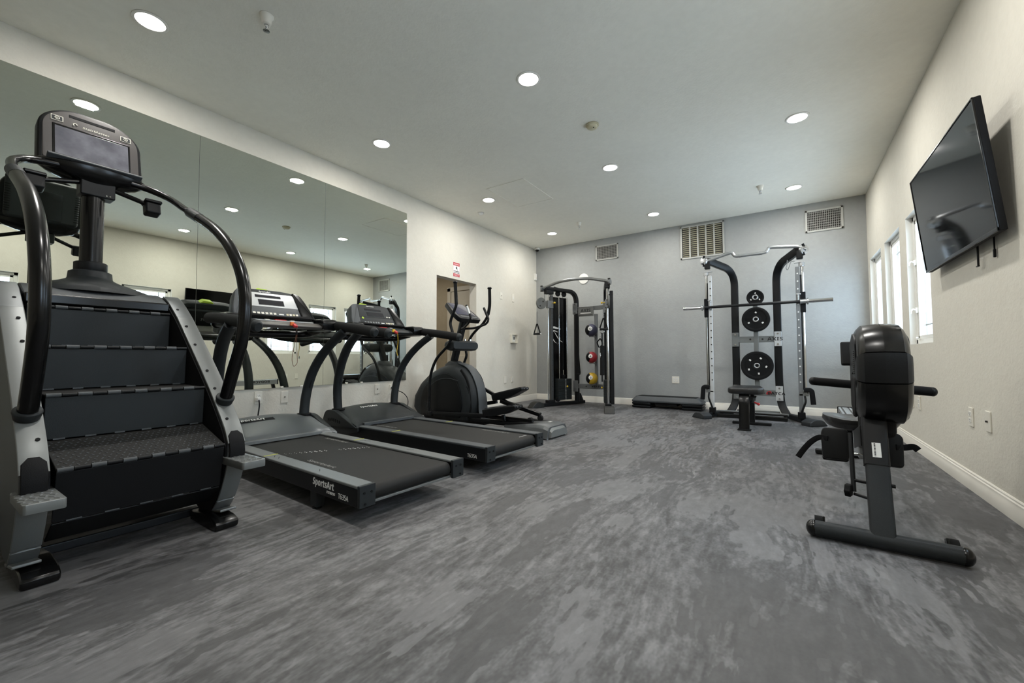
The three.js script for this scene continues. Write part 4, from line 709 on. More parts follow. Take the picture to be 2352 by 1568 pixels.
  const sw = (pts, w) => part(t, 'print', swoosh(pts.map(([a, y]) => Q(-1, a, y, 0.0815)), w), M.print, { label: 'white swoosh print' });
  sw([[0.49, 1.355], [0.53, 1.37], [0.60, 1.36], [0.69, 1.345]], 0.035); sw([[0.62, 1.29], [0.54, 1.31], [0.48, 1.28], [0.49, 1.20], [0.55, 1.12], [0.60, 1.09]], 0.026); sw([[0.55, 1.29], [0.60, 1.22], [0.66, 1.15], [0.74, 1.11]], 0.014); sw([[0.64, 1.24], [0.67, 1.19], [0.66, 1.13], [0.62, 1.07]], 0.010);
  const z0 = -6.22, bar = part(t, 'pull_up_bar', sweep(fillet([[-3.49, 2.03, z0], [-3.44, 2.045, z0], [-3.15, 2.112, z0 + 0.03], [-2.88, 2.122, z0 + 0.05], [-2.62, 2.112, z0 + 0.03], [-2.33, 2.045, z0], [-2.27, 2.03, z0]], 0.08), circ(0.024, 16)), std(0x8f9190, 0.35, { metalness: 0.7 }));
  for (const x of [-3.485, -2.275]) { const f = part(bar, 'end_flange', rod([x - 0.014, 2.025, z0], [x + 0.014, 2.025, z0], 0.05, 20), M.steelGrey); for (const y of [-0.04, 0.045]) part(f, 'bolt', cyl(0.012, 0.012, 0.035, x, 2.025 + y, z0 + 0.03, 0, 0, Math.PI / 2, 8), M.slot); }
  const zB = -6.875, beam = part(t, 'upper_beam', rbox(0.66, 0.075, 0.05, 0.006, xc + 0.01, 1.715, zB), M.steelGrey);
  for (const x of [-3.155, -2.58]) { const p = part(beam, 'mounting_plate', rbox(0.09, 0.2, 0.012, 0.004, x, 1.715, zB + 0.045), M.steelGrey); for (const y of [-0.075, 0.075]) part(p, 'bolt', cyl(0.011, 0.011, 0.01, x, 1.715 + y, zB + 0.054, Math.PI / 2, 0, 0, 8), M.slot); }
  const sign = part(beam, 'sign_plate', rbox(0.30, 0.175, 0.012, 0.006, -2.945, 1.655, zB + 0.05), std(0x6a6b69, 0.45, { metalness: 0.4 }));
  part(sign, 'lettering', place(letters('AXIS', 0.05, 1.25, 0.05), -2.945, 1.672, zB + 0.0562), M.printDark); part(sign, 'underline', rbox(0.2, 0.012, 0.002, 0.0008, -2.945, 1.625, zB + 0.0565), M.print); part(sign, 'underline', rbox(0.26, 0.01, 0.002, 0.0008, -2.945, 1.59, zB + 0.0565), M.printDark);
  const lb = part(t, 'lower_beam', rbox(0.60, 0.085, 0.05, 0.006, xc + 0.01, 0.325, zB), M.steelGrey);
  for (const x of [-3.155, -2.58]) part(lb, 'mounting_plate', rbox(0.09, 0.2, 0.012, 0.004, x, 0.325, zB + 0.045), M.steelGrey);
  for (const x of [-2.96, -2.84]) part(lb, 'bolt', cyl(0.011, 0.011, 0.01, x, 0.325, zB + 0.028, Math.PI / 2, 0, 0, 8), M.slot);
  part(lb, 'lettering', place(letters('BATCA', 0.032, 1.3), -2.73, 0.325, zB + 0.0253), M.printDark);
  const bp = part(t, 'ball_rack', rbox(0.05, 1.25, 0.05, 0.006, -2.775, 0.98, zB - 0.005), M.steelGrey);
  for (const y of [1.20, 0.735, 0.365]) part(bp, 'ball_cradle', [place(new THREE.TorusGeometry(0.05, 0.006, 8, 20), -2.80, y, zB + 0.12, Math.PI / 2), rod([-2.775, y - 0.005, zB + 0.02], [-2.785, y - 0.005, zB + 0.075], 0.008, 8)], M.steelGrey);
}
{ // medicine balls on the rack
  const mb = (y, r, m, n, label) => {
    const x = -2.805, z = -6.735, t = roomThing('medicine_ball', label, 'ball', [x, y - r, z], 'medicine balls on the rack');
    part(t, 'body', ball(r, x, y, z, 1, 1, 1, 32), m);
    part(t, 'black_panel', new THREE.SphereGeometry(r * 1.012, 28, 10, 0, 2 * Math.PI, 0, 0.98).applyMatrix4(new THREE.Matrix4().makeRotationFromEuler(new THREE.Euler(1.45, -0.0, 0.85))).translate(x, y, z), M.black);
    const d = V(0.10, 0.20, 1).normalize(), q = new THREE.Quaternion().setFromUnitVectors(V(0, 0, 1), V(0.18, 0.22, 1).normalize()), X = new THREE.Matrix4().compose(V(x, y, z), q, V(1, 1, 1));
    const k = part(t, 'number_disc', new THREE.SphereGeometry(r * 1.02, 20, 6, 0, 2 * Math.PI, 0, 0.36).applyMatrix4(new THREE.Matrix4().makeRotationX(Math.PI / 2)).applyMatrix4(X), M.print);
    part(k, 'number', letters(n, r * 0.32, 1, 0, font, 0.004).translate(0, 0, r * 1.018 - 0.003).applyMatrix4(X), M.printDark);
  };
  mb(1.31, 0.107, M.ballNavy, '12', 'navy and black medicine ball, topmost on the rack'); mb(0.839, 0.098, M.ballRed, '4', 'red and black medicine ball in the middle of the rack'); mb(0.473, 0.102, M.ballYellow, '2', 'yellow and black medicine ball, lowest on the rack');
}
{ // hanging attachments
  const D = (x, y, z, label, chain, turn = 0) => {
    const t = roomThing('exercise_stirrup', label, 'stirrup', [x, y, z], 'stirrup handles on the cable machine');
    for (let i = 0; i < chain; i++) part(t, 'chain_link', place(new THREE.TorusGeometry(0.010, 0.0028, 6, 12), x, y + 0.19 + i * 0.017, z, 0, turn + (i % 2) * Math.PI / 2, 0), M.steelGrey);
    const c = Math.cos(turn), s = -Math.sin(turn);
    part(t, 'strap', [sweep([[x - 0.06 * c, y + 0.01, z - 0.06 * s], [x - 0.004 * c, y + 0.175, z]], rectSec(0.022, 0.004, 0.001), [0, 0, 1]), sweep([[x + 0.06 * c, y + 0.01, z + 0.06 * s], [x + 0.004 * c, y + 0.175, z]], rectSec(0.022, 0.004, 0.001), [0, 0, 1])], M.blackMatte);
    part(t, 'grip', rod([x - 0.066 * c, y, z - 0.066 * s], [x + 0.066 * c, y, z + 0.066 * s], 0.017, 14), M.rubber);
    for (const k of [-1, 1]) part(t, 'end_cap', rod([x + k * 0.066 * c, y, z + k * 0.066 * s], [x + k * 0.075 * c, y, z + k * 0.075 * s], 0.015, 12), M.print);
  };
  D(-3.555, 1.245, -6.15, 'black stirrup handle hanging on a chain by the wall corner', 12);
  D(-2.345, 1.275, -6.12, 'black stirrup handle hanging on the column nearer the smith rack', 10, 0.5);
  const b = roomThing('resistance_band', 'long black exercise band draped down the cable machine post', 'exercise band', [-3.10, 0.5, -6.80]);
  part(b, 'loop', [sweep(smooth([[-3.095, 1.62, -6.775], [-3.085, 1.2, -6.775], [-3.07, 0.85, -6.775], [-3.045, 0.55, -6.775]], 20), rectSec(0.03, 0.008, 0.002), [0, 0, 1]), sweep(smooth([[-3.10, 1.62, -6.765], [-3.11, 1.2, -6.765], [-3.105, 0.85, -6.765], [-3.10, 0.55, -6.765]], 20), rectSec(0.03, 0.008, 0.002), [0, 0, 1])], M.rubber);
  part(b, 'end_grip', rod([-3.11, 0.54, -6.77], [-3.04, 0.54, -6.77], 0.012, 10), M.black);
  const p = roomThing('pull_bar_attachment', 'black padded bar attachment hung beside the ball rack', 'bar attachment', [-2.385, 0.5, -6.14]);
  part(p, 'pad', rod([-2.385, 0.56, -6.14], [-2.38, 1.02, -6.14], 0.034, 18), M.rubber); part(p, 'shaft', rod([-2.386, 0.46, -6.14], [-2.378, 1.22, -6.14], 0.012, 12), M.black);
  part(p, 'clip', [ball(0.016, -2.40, 0.87, -6.105), rod([-2.40, 0.84, -6.105], [-2.40, 0.91, -6.105], 0.008, 8)], M.chrome); part(p, 'hook', new THREE.TorusGeometry(0.03, 0.008, 8, 18).translate(-2.378, 1.24, -6.14), M.chrome);
  const a = roomThing('ankle_strap', 'small black ankle strap dangling beside the navy ball', 'strap', [-2.475, 1.0, -6.30]);
  part(a, 'loop', sweep([...fillet([[-2.475, 1.14, -6.30], [-2.53, 1.08, -6.30], [-2.495, 0.99, -6.30], [-2.43, 1.05, -6.30], [-2.47, 1.138, -6.30]], 0.02)], rectSec(0.008, 0.04, 0.002), [0, 0, 1]), M.blackMatte); part(a, 'ring', new THREE.TorusGeometry(0.014, 0.004, 8, 16).translate(-2.468, 1.16, -6.30), M.chrome);
}
// ---------- smith machine ----------
{
  const xc = -0.355, t = roomThing('smith_machine', 'smith machine rack with a guided barbell and bent pull-up bar', 'smith machine', [xc, 0, -6.5]);
  const zr = -6.35, zp = -6.80;
  for (const s of [-1, 1]) {
    const xr = xc + s * 0.555, xq = xc + s * 0.507, xp = -0.339 + s * 0.258;
    part(t, 'frame_post', sweep(fillet([[xp + s * 0.085, 0.045, zp + 0.10], [xp + s * 0.02, 0.17, zp + 0.02], [xp, 0.45, zp], [xp, 2.09, zp], [xr - s * 0.03, 2.195, zr - 0.02]], 0.22, 10), rectSec(0.094, 0.075, 0.01), [0, 0.05, 1]), M.black);
    part(t, 'base_leg', sweep(fillet([[xp + s * 0.10, 0.045, zp + 0.12], [xp + s * 0.30, 0.042, zr + 0.02], [xr + s * 0.04, 0.04, -6.20]], 0.1), rectSec(0.085, 0.065, 0.012)), M.black);
    part(t, 'foot_cover', place(ext(shapeOf([[-0.12, 0], [0.13, 0, 0.02], [0.07, 0.075, 0.05], [-0.05, 0.085, 0.04], [-0.12, 0.05]], 0.01), 0.14, 0.014), xr + s * 0.07, 0.0, -6.21, 0, s > 0 ? 0.75 : Math.PI - 0.75, 0), std(0x292c2f, 0.55));
    part(t, 'upright_socket', rbox(0.08, 0.08, 0.08, 0.008, xq, 0.10, zr), M.blackMatte);
    const up = part(t, 'upright', rbox(0.046, 1.86, 0.05, 0.004, xq, 1.05, zr), s < 0 ? M.silverPanel : M.steelGrey);
    for (let i = 0; i < 15; i++) part(up, 'peg_hole', cyl(0.009, 0.009, 0.004, xq + (s < 0 ? 0.006 : -0.002), 0.52 + i * 0.098, zr + 0.0245, Math.PI / 2, 0, 0, 10), s < 0 ? M.slot : M.print);
    const strip_ = part(up, 'peg_strip', rbox(0.014, 1.45, 0.03, 0.003, xq + s * 0.03, 1.15, zr + 0.005), M.black);
    part(t, 'guide_rod', rod([xr, 0.36, zr], [xr, 2.04, zr], 0.0175, 18), M.chrome);
    part(t, 'rod_collar', [rod([xr, 1.985, zr], [xr, 2.025, zr], 0.034, 18), rbox(0.10, 0.012, 0.05, 0.004, xr - s * 0.03, 2.035, zr)], M.alu);
    part(t, 'rod_base', [rod([xr, 0.36, zr], [xr, 0.40, zr], 0.03, 16), rbox(0.10, 0.03, 0.05, 0.006, xr - s * 0.02, 0.36, zr)], M.silver);
    part(t, 'counter_spring', tube([[xr - s * 0.01, 0.35, zr + 0.01], [xr - s * 0.005, 0.28, zr + 0.03], [xq + s * 0.02, 0.2, zr + 0.03], [xq, 0.14, zr + 0.03]], 0.012, 8), M.black);
    part(t, 'safety_stop', sweep(fillet([[xr - s * 0.02, 0.42, zr + 0.02], [xr + s * 0.06, 0.425, zr + 0.02], [xr + s * 0.075, 0.245, zr + 0.02]], 0.03), rectSec(0.055, 0.05, 0.01), [0, 0, 1]), M.blackMatte);
    // carriage on the rod
    const ca = part(t, 'carriage', rbox(0.058, 0.26, 0.06, 0.008, xr, 1.525, zr), M.blackMatte);
    part(ca, 'latch_hook', [rbox(0.05, 0.02, 0.03, 0.004, xr - s * 0.045, 1.63, zr + 0.02), rod([xr - s * 0.05, 1.63, zr + 0.03], [xr - s * 0.05, 1.50, zr + 0.035], 0.006, 8)], M.alu);
    // top flange
    const fl = part(t, 'end_flange', place(ext(shapeOf([[-0.06, -0.05], [0.06, -0.05], [0.06, 0.05], [-0.06, 0.05]], 0.045), 0.03, 0.008), xr + s * 0.025, 2.19, zr + 0.01, 0, s * 0.7, s * 0.5), M.alu);
    for (const y of [-0.055, 0.055]) part(fl, 'bolt_cap', cyl(0.015, 0.015, 0.04, xr + s * 0.02, 2.19 + y, zr + 0.02, 0.3, 0, s * 0.3, 10), M.blackMatte);
    part(t, 'post_cap', rbox(0.07, 0.11, 0.07, 0.01, xr - s * 0.02, 2.13, zr), M.black);
  }
  const pu = part(t, 'pull_up_bar', sweep(fillet([[-0.965, 2.165, -6.33], [-0.90, 2.185, -6.33], [-0.615, 2.262, -6.34], [-0.575, 2.262, -6.34], [-0.545, 2.207, -6.34], [-0.475, 2.207, -6.34], [-0.24, 2.207, -6.34], [-0.175, 2.215, -6.34], [-0.15, 2.27, -6.34], [-0.10, 2.268, -6.34], [0.17, 2.235, -6.33], [0.255, 2.185, -6.33]], 0.035, 6), circ(0.0205, 14)), M.alu);
  for (const x of [-0.485, -0.235]) part(pu, 'stop_ring', rod([x - 0.004, 2.207, -6.34], [x + 0.004, 2.207, -6.34], 0.026, 16), M.alu);
  // barbell
  const zb = zr + 0.055, bb = part(t, 'barbell', rod([-0.93, 1.53, zb], [0.22, 1.53, zb], 0.019, 16), M.steelGrey && std(0x232527, 0.35, { metalness: 0.5 }));
  for (const s of [-1, 1]) { const x = xc + s * 0.555; part(bb, 'sleeve', rod([x + s * 0.055, 1.53, zb], [xc + s * 0.852, 1.53, zb], 0.0235, 20), M.chrome); part(bb, 'sleeve_collar', [rod([x + s * 0.04, 1.53, zb], [x + s * 0.055, 1.53, zb], 0.042, 20), rod([x - 0.03, 1.53, zb], [x + s * 0.04, 1.53, zb], 0.03, 16)], M.alu); }
  // beams and plate tree
  for (const [y, txt] of [[1.085, 'AXIS'], [0.335, 'BATCA']]) {
    const be = part(t, 'cross_beam', rbox(0.60, 0.085, 0.05, 0.006, -0.339, y, zp + 0.03), M.silver);
    for (const s of [-1, 1]) { const x = -0.339 + s * 0.258, p = part(be, 'mounting_plate', rbox(0.085, 0.20, 0.014, 0.004, x, y, zp + 0.055), s > 0 ? M.silverPanel : M.silver); for (const q of [-0.072, 0.072]) part(p, 'bolt', cyl(0.012, 0.012, 0.012, x, y + q, zp + 0.064, Math.PI / 2, 0, 0, 8), M.chrome); }
    for (const x of [-0.41, -0.262]) part(be, 'bolt', cyl(0.013, 0.013, 0.01, x, y, zp + 0.058, Math.PI / 2, 0, 0, 8), M.slot);
    part(be, 'lettering', place(letters(txt, y > 1 ? 0.045 : 0.036, 1.35, 0.04), y > 1 ? -0.115 : -0.115, y, zp + (y > 1 ? 0.0622 : 0.0622)), M.printDark);
    if (y < 1) part(be, 'emblem', place(ext(shapeOf([[-0.035, -0.02], [0.01, -0.028], [0.035, 0.0], [0.02, 0.03], [-0.02, 0.015]], 0.012), 0.002), -0.205, y + 0.004, zp + 0.0562), M.red, { label: 'red emblem' });
  }
  part(t, 'plate_tree', rbox(0.06, 1.36, 0.05, 0.006, -0.339, 1.02, zp + 0.035), M.silver);
  for (const y of [1.676, 1.367, 0.715]) part(t, 'plate_peg', [rod([-0.339, y, zp + 0.06], [-0.337, y, -6.731], 0.0235, 16)], M.chrome);
  part(t, 'rear_rail', rbox(0.52, 0.05, 0.05, 0.006, -0.339, 0.06, zp + 0.02), M.silver);
  part(t, 'floor_rail', [rbox(0.84, 0.045, 0.07, 0.006, -0.415, 0.03, -6.43), rbox(0.84, 0.02, 0.03, 0.005, -0.415, 0.072, -6.46)], M.blackGloss);
  part(t, 'floor_rail_cap', rbox(0.84, 0.03, 0.04, 0.006, -0.40, 0.075, -6.52), M.steelGrey);
  part(t, 'loose_cord', tube([[0.05, 2.10, -6.45], [0.045, 2.04, -6.44], [0.035, 1.99, -6.44], [0.05, 1.97, -6.44], [0.075, 2.03, -6.44], [0.09, 2.07, -6.44], [0.13, 2.07, -6.42]], 0.004, 6), M.grey);
}
{ // weight plates on the pegs
  const wp = (y, r, lab, spokes) => {
    const x = -0.335, z = -6.70, t = roomThing('weight_plate', lab, 'weight plate', [x, y - r, z], 'weight plates on the rack');
    const R = (g) => place(g, x, y, z, Math.PI / 2, 0, 0);
    part(t, 'plate', R(lathe([[0.025, -0.022], [r - 0.006, -0.022], [r, -0.014], [r, 0.014], [r - 0.006, 0.022], [r * 0.80, 0.022], [r * 0.76, 0.012], [r * 0.36, 0.012], [r * 0.32, 0.018], [0.027, 0.018], [0.025, -0.022]], 48)), M.rubber);
    part(t, 'hub', R(lathe([[0.02, 0.012], [0.024, 0.022], [0.036, 0.022], [0.039, 0.012]], 28)), M.alu); part(t, 'centre_cap', R(cyl(0.0245, 0.0245, 0.03, 0, 0, 0, 0, 0, 0, 20)), M.blackMatte);
    const n = spokes;
    for (let i = 0; i < n; i++) {
      const a = i / n * 2 * Math.PI + 0.5, sh = new THREE.Shape(); const a0 = a - 0.62 * Math.PI / n, a1 = a + 0.62 * Math.PI / n; sh.absarc(0, 0, r * 0.73, a0, a1, false); sh.absarc(0, 0, r * 0.44, a1, a0, true); sh.closePath();
      if (r > 0.12) part(t, 'grip_opening', ext(sh, 0.002).translate(x, y, z + 0.0128), M.blackMatte);
      const b = a + Math.PI / n; part(t, 'marking', box(r * 0.13, 0.02, 0.0016, x + r * 0.56 * Math.cos(b), y + r * 0.56 * Math.sin(b), z + 0.0135, 0, 0, b + (i % 2 ? 0 : 1.2)), M.print);
    }
  };
  wp(1.671, 0.107, 'smallest black weight plate, highest on the rack tree', 3); wp(1.362, 0.173, 'medium black weight plate under the barbell', 3); wp(0.715, 0.20, 'largest black weight plate, lowest on the rack tree', 5);
}
{ // bench in front of the rack
  const t = roomThing('weight_bench', 'black padded weight bench in front of the smith rack', 'bench', [-0.41, 0, -5.7]);
  part(t, 'seat_pad', ext(shapeOf([[-0.60, -5.52, 0.06], [-0.555, -5.42, 0.06], [-0.26, -5.42, 0.06], [-0.215, -5.52, 0.06], [-0.27, -5.98, 0.04], [-0.54, -5.98, 0.04]].map(([x, z, r]) => [x, -z, r])), 0.075, 0.025).applyMatrix4(new THREE.Matrix4().makeRotationX(-Math.PI / 2)).translate(0.01, 0.445, 0), M.padBlack);
  part(t, 'front_post', sweep(fillet([[-0.412, 0.012, -5.43], [-0.41, 0.33, -5.45], [-0.41, 0.41, -5.50]], 0.05), rectSec(0.105, 0.06, 0.01), [0, 0, 1]), M.blackGloss);
  part(t, 'front_foot', rbox(0.135, 0.014, 0.10, 0.004, -0.412, 0.007, -5.43), M.rubber);
  part(t, 'spine', rbox(0.06, 0.06, 0.50, 0.008, -0.40, 0.375, -5.72), M.black);
  part(t, 'rear_post', rbox(0.075, 0.38, 0.06, 0.008, -0.37, 0.20, -5.93), M.black); part(t, 'rear_foot', rbox(0.42, 0.03, 0.07, 0.008, -0.37, 0.016, -5.93), M.rubber);
  const k = part(t, 'adjuster', [cyl(0.045, 0.045, 0.02, -0.315, 0.345, -5.55, 0, 0, Math.PI / 2 - 0.4), rbox(0.09, 0.05, 0.03, 0.006, -0.345, 0.355, -5.56)], M.charcoalLight);
  part(k, 'pull_knob', [rod([-0.31, 0.315, -5.52], [-0.275, 0.30, -5.50], 0.009, 10), ball(0.016, -0.27, 0.298, -5.497)], M.red);
}
{ // aerobic step
  const x0 = -2.18, x1 = -1.075, z1 = -6.905, z0 = -7.265, xm = (x0 + x1) / 2, zm = (z0 + z1) / 2, t = roomThing('step_platform', 'long grey and black aerobic step lying by the grey wall', 'step platform', [xm, 0, zm]);
  const dk = part(t, 'deck', rings([[0.098, 0.01], [0.106, 0], [0.125, 0.0], [0.182, 0.052], [0.19, 0.062]].map(([y, k]) => rectSec(x1 - x0 - 2 * k, z1 - z0 - 1.2 * k, 0.05).map(([u, w]) => V(xm + u, y, zm + w))), true, 0.5), M.charcoalLight);
  part(dk, 'rubber_top', rbox(x1 - x0 - 0.2, 0.012, z1 - z0 - 0.14, 0.004, xm, 0.188, zm), M.rubber);
  for (const z of [-0.075, 0, 0.075]) part(dk, 'top_ridge', rbox(x1 - x0 - 0.21, 0.004, 0.01, 0.0015, xm, 0.195, zm + z), M.charcoal);
  part(dk, 'skirt', rbox(0.34, 0.05, z1 - z0 - 0.06, 0.006, xm, 0.075, zm), M.blackMatte);
  for (const s of [-1, 1]) for (const k of [0, 1]) { const rs = part(t, 'riser', rings([[k * 0.05, 0.014], [k * 0.05 + 0.014, 0], [k * 0.05 + 0.038, 0.0], [k * 0.05 + 0.05, 0.02]].map(([y, q]) => rectSec(0.31 - 2 * q, z1 - z0 - 2 * q, 0.03).map(([u, w]) => V(xm + s * 0.39 + u, y, zm + w))), true, 0.5), M.black); part(rs, 'riser_lip', rbox(0.27, 0.006, 0.004, 0.002, xm + s * 0.39, k * 0.05 + 0.034, z1 + 0.0005), M.charcoal); }
}
// ---------- rowing machine ----------
{
  const t = thing('rowing_machine', 'black rowing machine with a drum housing below the television', 'rowing machine', [0.335, 0, -2.41], -0.034);
  part(t, 'front_bar', [rod([-0.245, 0.038, 0], [0.245, 0.038, 0], 0.036, 20)], M.charcoal);
  for (const s of [-1, 1]) { part(t, 'bar_cap', ball(0.037, s * 0.245, 0.038, 0, 0.8, 1, 1), M.blackGloss); const w = part(t, 'transport_wheel', cyl(0.03, 0.03, 0.03, s * 0.225, 0.05, -0.058, 0, 0, Math.PI / 2, 18), M.rubber); part(w, 'wheel_bracket', rbox(0.01, 0.045, 0.04, 0.003, s * 0.205, 0.06, -0.045, -0.4), M.blackGloss); }
  // slanted leg
  const leg = part(t, 'front_leg', sweep([[0, 0.045, 0.0], [0.004, 0.55, -0.235]], rectSec(0.085, 0.06, 0.012), [0, 0.3, 1]), M.charcoal);
  const an = Math.atan2(0.235, 0.505), nrm = (y) => -0.235 * (y - 0.045) / 0.505 + 0.034;
  part(leg, 'leg_sleeve', sweep([[0.0005, 0.33, -0.133], [0.004, 0.55, -0.235]], rectSec(0.092, 0.066, 0.012), [0, 0.3, 1]), M.black);
  const st = part(leg, 'sticker', place(rbox(0.032, 0.068, 0.0015, 0.0005, 0, 0, 0), 0.002, 0.405, nrm(0.405) + 0.0015, -an, 0, 0), M.print, { label: 'white barcode sticker' });
  for (let i = 0; i < 9; i++) part(st, 'bar_line', place(box(0.006, 0.0035 + (i % 3) * 0.001, 0.0006, -0.006, -0.028 + i * 0.007, 0.0009), 0.002, 0.405, nrm(0.405) + 0.0015, -an, 0, 0), M.printDark);
  part(leg, 'bolt', cyl(0.008, 0.008, 0.012, 0.05, 0.26, -0.08, 0, 0, Math.PI / 2, 10), M.blackGloss);
  // drum housing: outline in (z, y), swept across x
  const hx = 0.042, oc = [0.756, -0.345], drum = (x0, x1, a0, a1, rr, m, name, par, bulge = 0.022) => {
    const secs = [[x0, 0.78], [x0 + 0.004, 0.83], [x0 + 0.012, 0.90], [x0 + 0.026, 0.972], [x0 + 0.055, 0.99], [(x0 + x1) / 2 - 0.002, 1.0], [(x0 + x1) / 2 + 0.002, 1.0], [x1 - 0.055, 0.99], [x1 - 0.026, 0.972], [x1 - 0.012, 0.90], [x1 - 0.004, 0.83], [x1, 0.78]];
    const n = 22; return part(par, name, rings(secs.map(([x, k]) => { const R = []; for (let i = 0; i <= n; i++) { const a = a0 + (a1 - a0) * i / n; const sq = 1 / Math.pow(Math.abs(Math.cos(a)) ** 2.7 + Math.abs(Math.sin(a)) ** 2.7, 1 / 2.7); R.push(V(x, oc[0] + rr * k * sq * Math.sin(a) * 1.0, oc[1] + rr * k * sq * Math.cos(a))); } R.push(V(x, oc[0], oc[1])); return R; }), true, 0.5), m);
  };
  const hs = drum(hx - 0.094, hx + 0.094, 0.42, 2.75, 0.245, M.blackGloss, 'drum_housing', t);
  drum(hx - 0.1, hx + 0.1, -0.16, 0.40, 0.246, M.black, 'front_band', hs);
  drum(hx - 0.098, hx + 0.098, -2.2, -0.18, 0.25, M.blackGloss, 'lower_housing', hs);
  part(hs, 'seam', box(0.002, 0.001, 0.05, hx, oc[0] + 0.245, oc[1] + 0.08), M.blackMatte);
  part(hs, 'neck', rbox(0.13, 0.16, 0.20, 0.03, hx - 0.02, 0.53, -0.30), M.blackMatte);
  part(hs, 'rear_body', rbox(0.19, 0.34, 0.26, 0.04, hx, 0.70, -0.50), M.black);
  for (const s of [-1, 1]) { const vd = part(hs, 'side_vent', place(ext(shapeOf([[-0.14, -0.02], [0.10, -0.06], [0.16, 0.10], [-0.02, 0.16], [-0.14, 0.12]], 0.03), 0.008, 0.003), hx + s * 0.096, 0.80, -0.36, 0, Math.PI / 2, 0), M.black); for (let i = 0; i < 12; i++) part(vd, 'vent_rib', rbox(0.006, 0.004, 0.05, 0.0015, hx + s * 0.101, 0.755 + i * 0.010, -0.275), M.charcoal); part(hs, 'side_disc', place(lathe([[0, 0], [0.10, 0], [0.105, -0.008], [0.10, -0.014], [0, -0.014]], 32), hx + s * 0.102, 0.63, -0.36, 0, 0, s > 0 ? -Math.PI / 2 : Math.PI / 2), M.blackMatte); }
  // monitor
  const mo = part(t, 'monitor', rbox(0.18, 0.14, 0.03, 0.01, 0.0, 0.855, -0.63, -0.25, 0, 0), M.black); part(mo, 'monitor_arm', [rod([hx, 0.80, -0.6], [hx, 0.72, -0.52], 0.018, 12), rbox(0.25, 0.015, 0.02, 0.004, hx, 0.80, -0.62)], M.black); part(mo, 'screen', rbox(0.14, 0.08, 0.003, 0.001, hx, 0.86, -0.647, -0.25), M.lcd);
  for (const [x, y] of [[-0.085, 0.05], [-0.085, -0.055]]) part(mo, 'screw', cyl(0.004, 0.004, 0.004, hx + x, 0.855 + y, -0.612, Math.PI / 2, 0, 0, 8), M.chrome);
  const hd = part(t, 'pull_handle', rod([-0.225, 0.695, -0.60], [0.275, 0.655, -0.585], 0.0235, 18), M.rubber);
  for (const s of [0, 1]) part(hd, 'handle_cap', ball(0.0242, s ? 0.275 : -0.225, s ? 0.655 : 0.695, s ? -0.585 : -0.60, 0.8, 1, 1, 14), M.black);
  // pedals with straps
  for (const s of [-1, 1]) {
    const px = s < 0 ? -0.139 : 0.072, pe = part(t, 'foot_plate', place(ext(shapeOf([[-0.056, -0.085, 0.02], [0.056, -0.085, 0.02], [0.06, 0.06, 0.02], [0.045, 0.08, 0.02], [-0.05, 0.08, 0.02], [-0.06, 0.05, 0.02]]), 0.03, 0.008), px, 0.375 - (s > 0 ? 0.005 : 0), -0.40, -0.25, 0, 0), M.black);
    part(pe, 'heel_cup', place(rbox(0.11, 0.03, 0.06, 0.01, 0, -0.075, -0.03), px, 0.375, -0.40, -0.25, 0, 0), M.blackMatte);
    part(pe, 'strap', s < 0 ? sweep(smooth([[px - 0.03, 0.40, -0.385], [px - 0.065, 0.40, -0.40], [px - 0.10, 0.375, -0.40], [px - 0.135, 0.33, -0.40], [px - 0.165, 0.28, -0.40]], 16), rectSec(0.028, 0.006, 0.002), [0, 0, 1]) : sweep(smooth([[px + 0.03, 0.385, -0.385], [px + 0.065, 0.385, -0.40], [px + 0.095, 0.392, -0.40], [px + 0.112, 0.378, -0.40]], 12), rectSec(0.030, 0.006, 0.002), [0, 0, 1]), M.blackMatte);
    part(pe, 'axle', rod([0, 0.33, -0.38], [px, 0.33, -0.40], 0.008, 10), M.chrome);
  }
  // tension knob and rods beside the leg
  part(t, 'side_bracket', [rod([-0.085, 0.46, -0.23], [-0.085, 0.20, -0.13], 0.010, 10), rod([-0.085, 0.25, -0.15], [-0.03, 0.25, -0.13], 0.008, 10), rod([-0.085, 0.19, -0.13], [-0.03, 0.185, -0.10], 0.007, 10)], M.black);
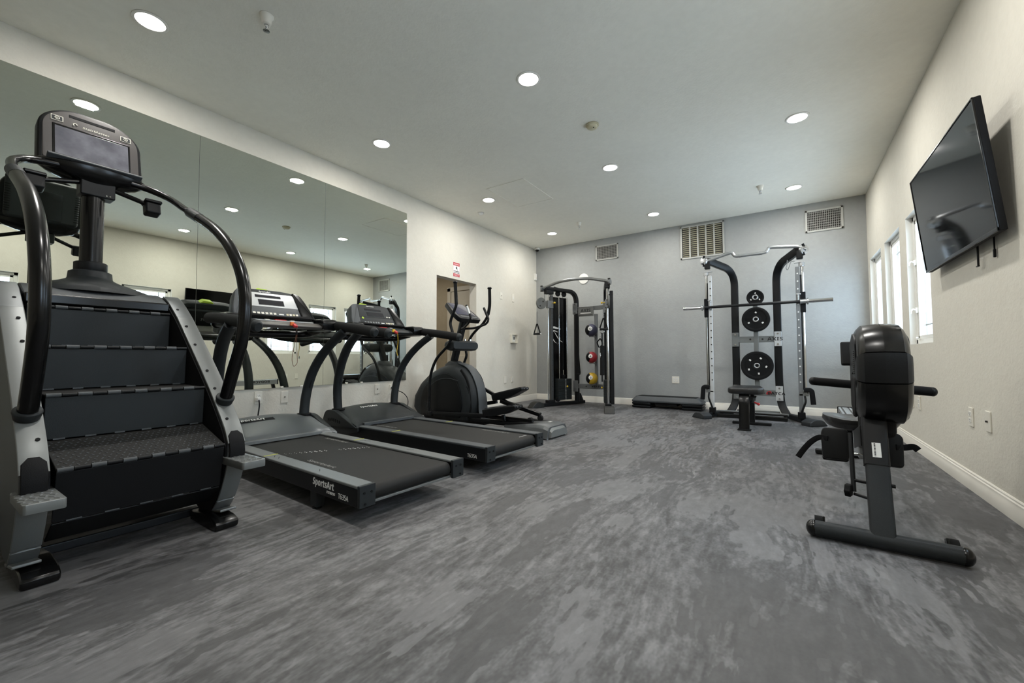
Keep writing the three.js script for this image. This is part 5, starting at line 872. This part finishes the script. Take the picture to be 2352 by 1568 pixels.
  part(t, 'lock_knob', place(ext(shapeOf(Array.from({ length: 12 }, (_, i) => { const a = i / 12 * 2 * Math.PI, r = i % 2 ? 0.026 : 0.033; return [r * Math.cos(a), r * Math.sin(a)]; }), 0.006), 0.024, 0.004), -0.105, 0.205, -0.125, 0, Math.PI / 2 - 0.3, 0), M.blackMatte);
  // rail with printed side, sliding seat, rear stand
  part(t, 'rail_support', sweep([[0, 0.45, -0.25], [0.0, 0.37, -0.62]], rectSec(0.09, 0.11, 0.01)), M.black);
  const rl = part(t, 'slide_rail', rbox(0.088, 0.10, 1.68, 0.006, 0, 0.36, -1.22), M.alu);
  for (const x of [-0.022, 0.022]) part(rl, 'groove', box(0.010, 0.002, 1.64, x, 0.4105, -1.22), M.slot);
  part(rl, 'lettering', place(letters('BODYCRAFT', 0.045, 1.35, 0.1), -0.0443, 0.368, -1.66, 0, -Math.PI / 2, 0), M.printDark);
  part(rl, 'end_cap', [rbox(0.098, 0.11, 0.02, 0.006, 0, 0.36, -2.065)], M.blackMatte);
  part(t, 'rear_stand', [sweep([[0, 0.33, -1.98], [0, 0.03, -2.05]], rectSec(0.07, 0.05, 0.01), [0, 0, 1]), rbox(0.42, 0.045, 0.06, 0.015, 0, 0.0235, -2.05)], M.black);
  const seatR = [[0.398, 0.11, 0.11], [0.41, 0.16, 0.14], [0.44, 0.182, 0.155], [0.466, 0.178, 0.15], [0.474, 0.145, 0.125], [0.455, 0.08, 0.085]];
  part(t, 'seat', rings(seatR.map(([y, a, b]) => { const R = []; for (let i = 0; i < 36; i++) { const q = i / 36 * 2 * Math.PI, c = Math.cos(q), d = Math.sin(q), u = Math.sign(c) * Math.abs(c) ** 0.7 * a, w = Math.sign(d) * Math.abs(d) ** 0.7 * b; R.push(V(u, y + (Math.abs(u) > 0.08 ? (Math.abs(u) - 0.08) * 0.18 : 0) + (y < 0.43 && Math.abs(u) < 0.05 ? 0.004 : 0), -0.84 + w)); } return R; }), true, 0.8), M.padBlack);
  part(t, 'seat_carriage', [rbox(0.14, 0.03, 0.2, 0.006, 0, 0.392, -0.84)], M.blackMatte);
}
renderer.render(scene, camera);
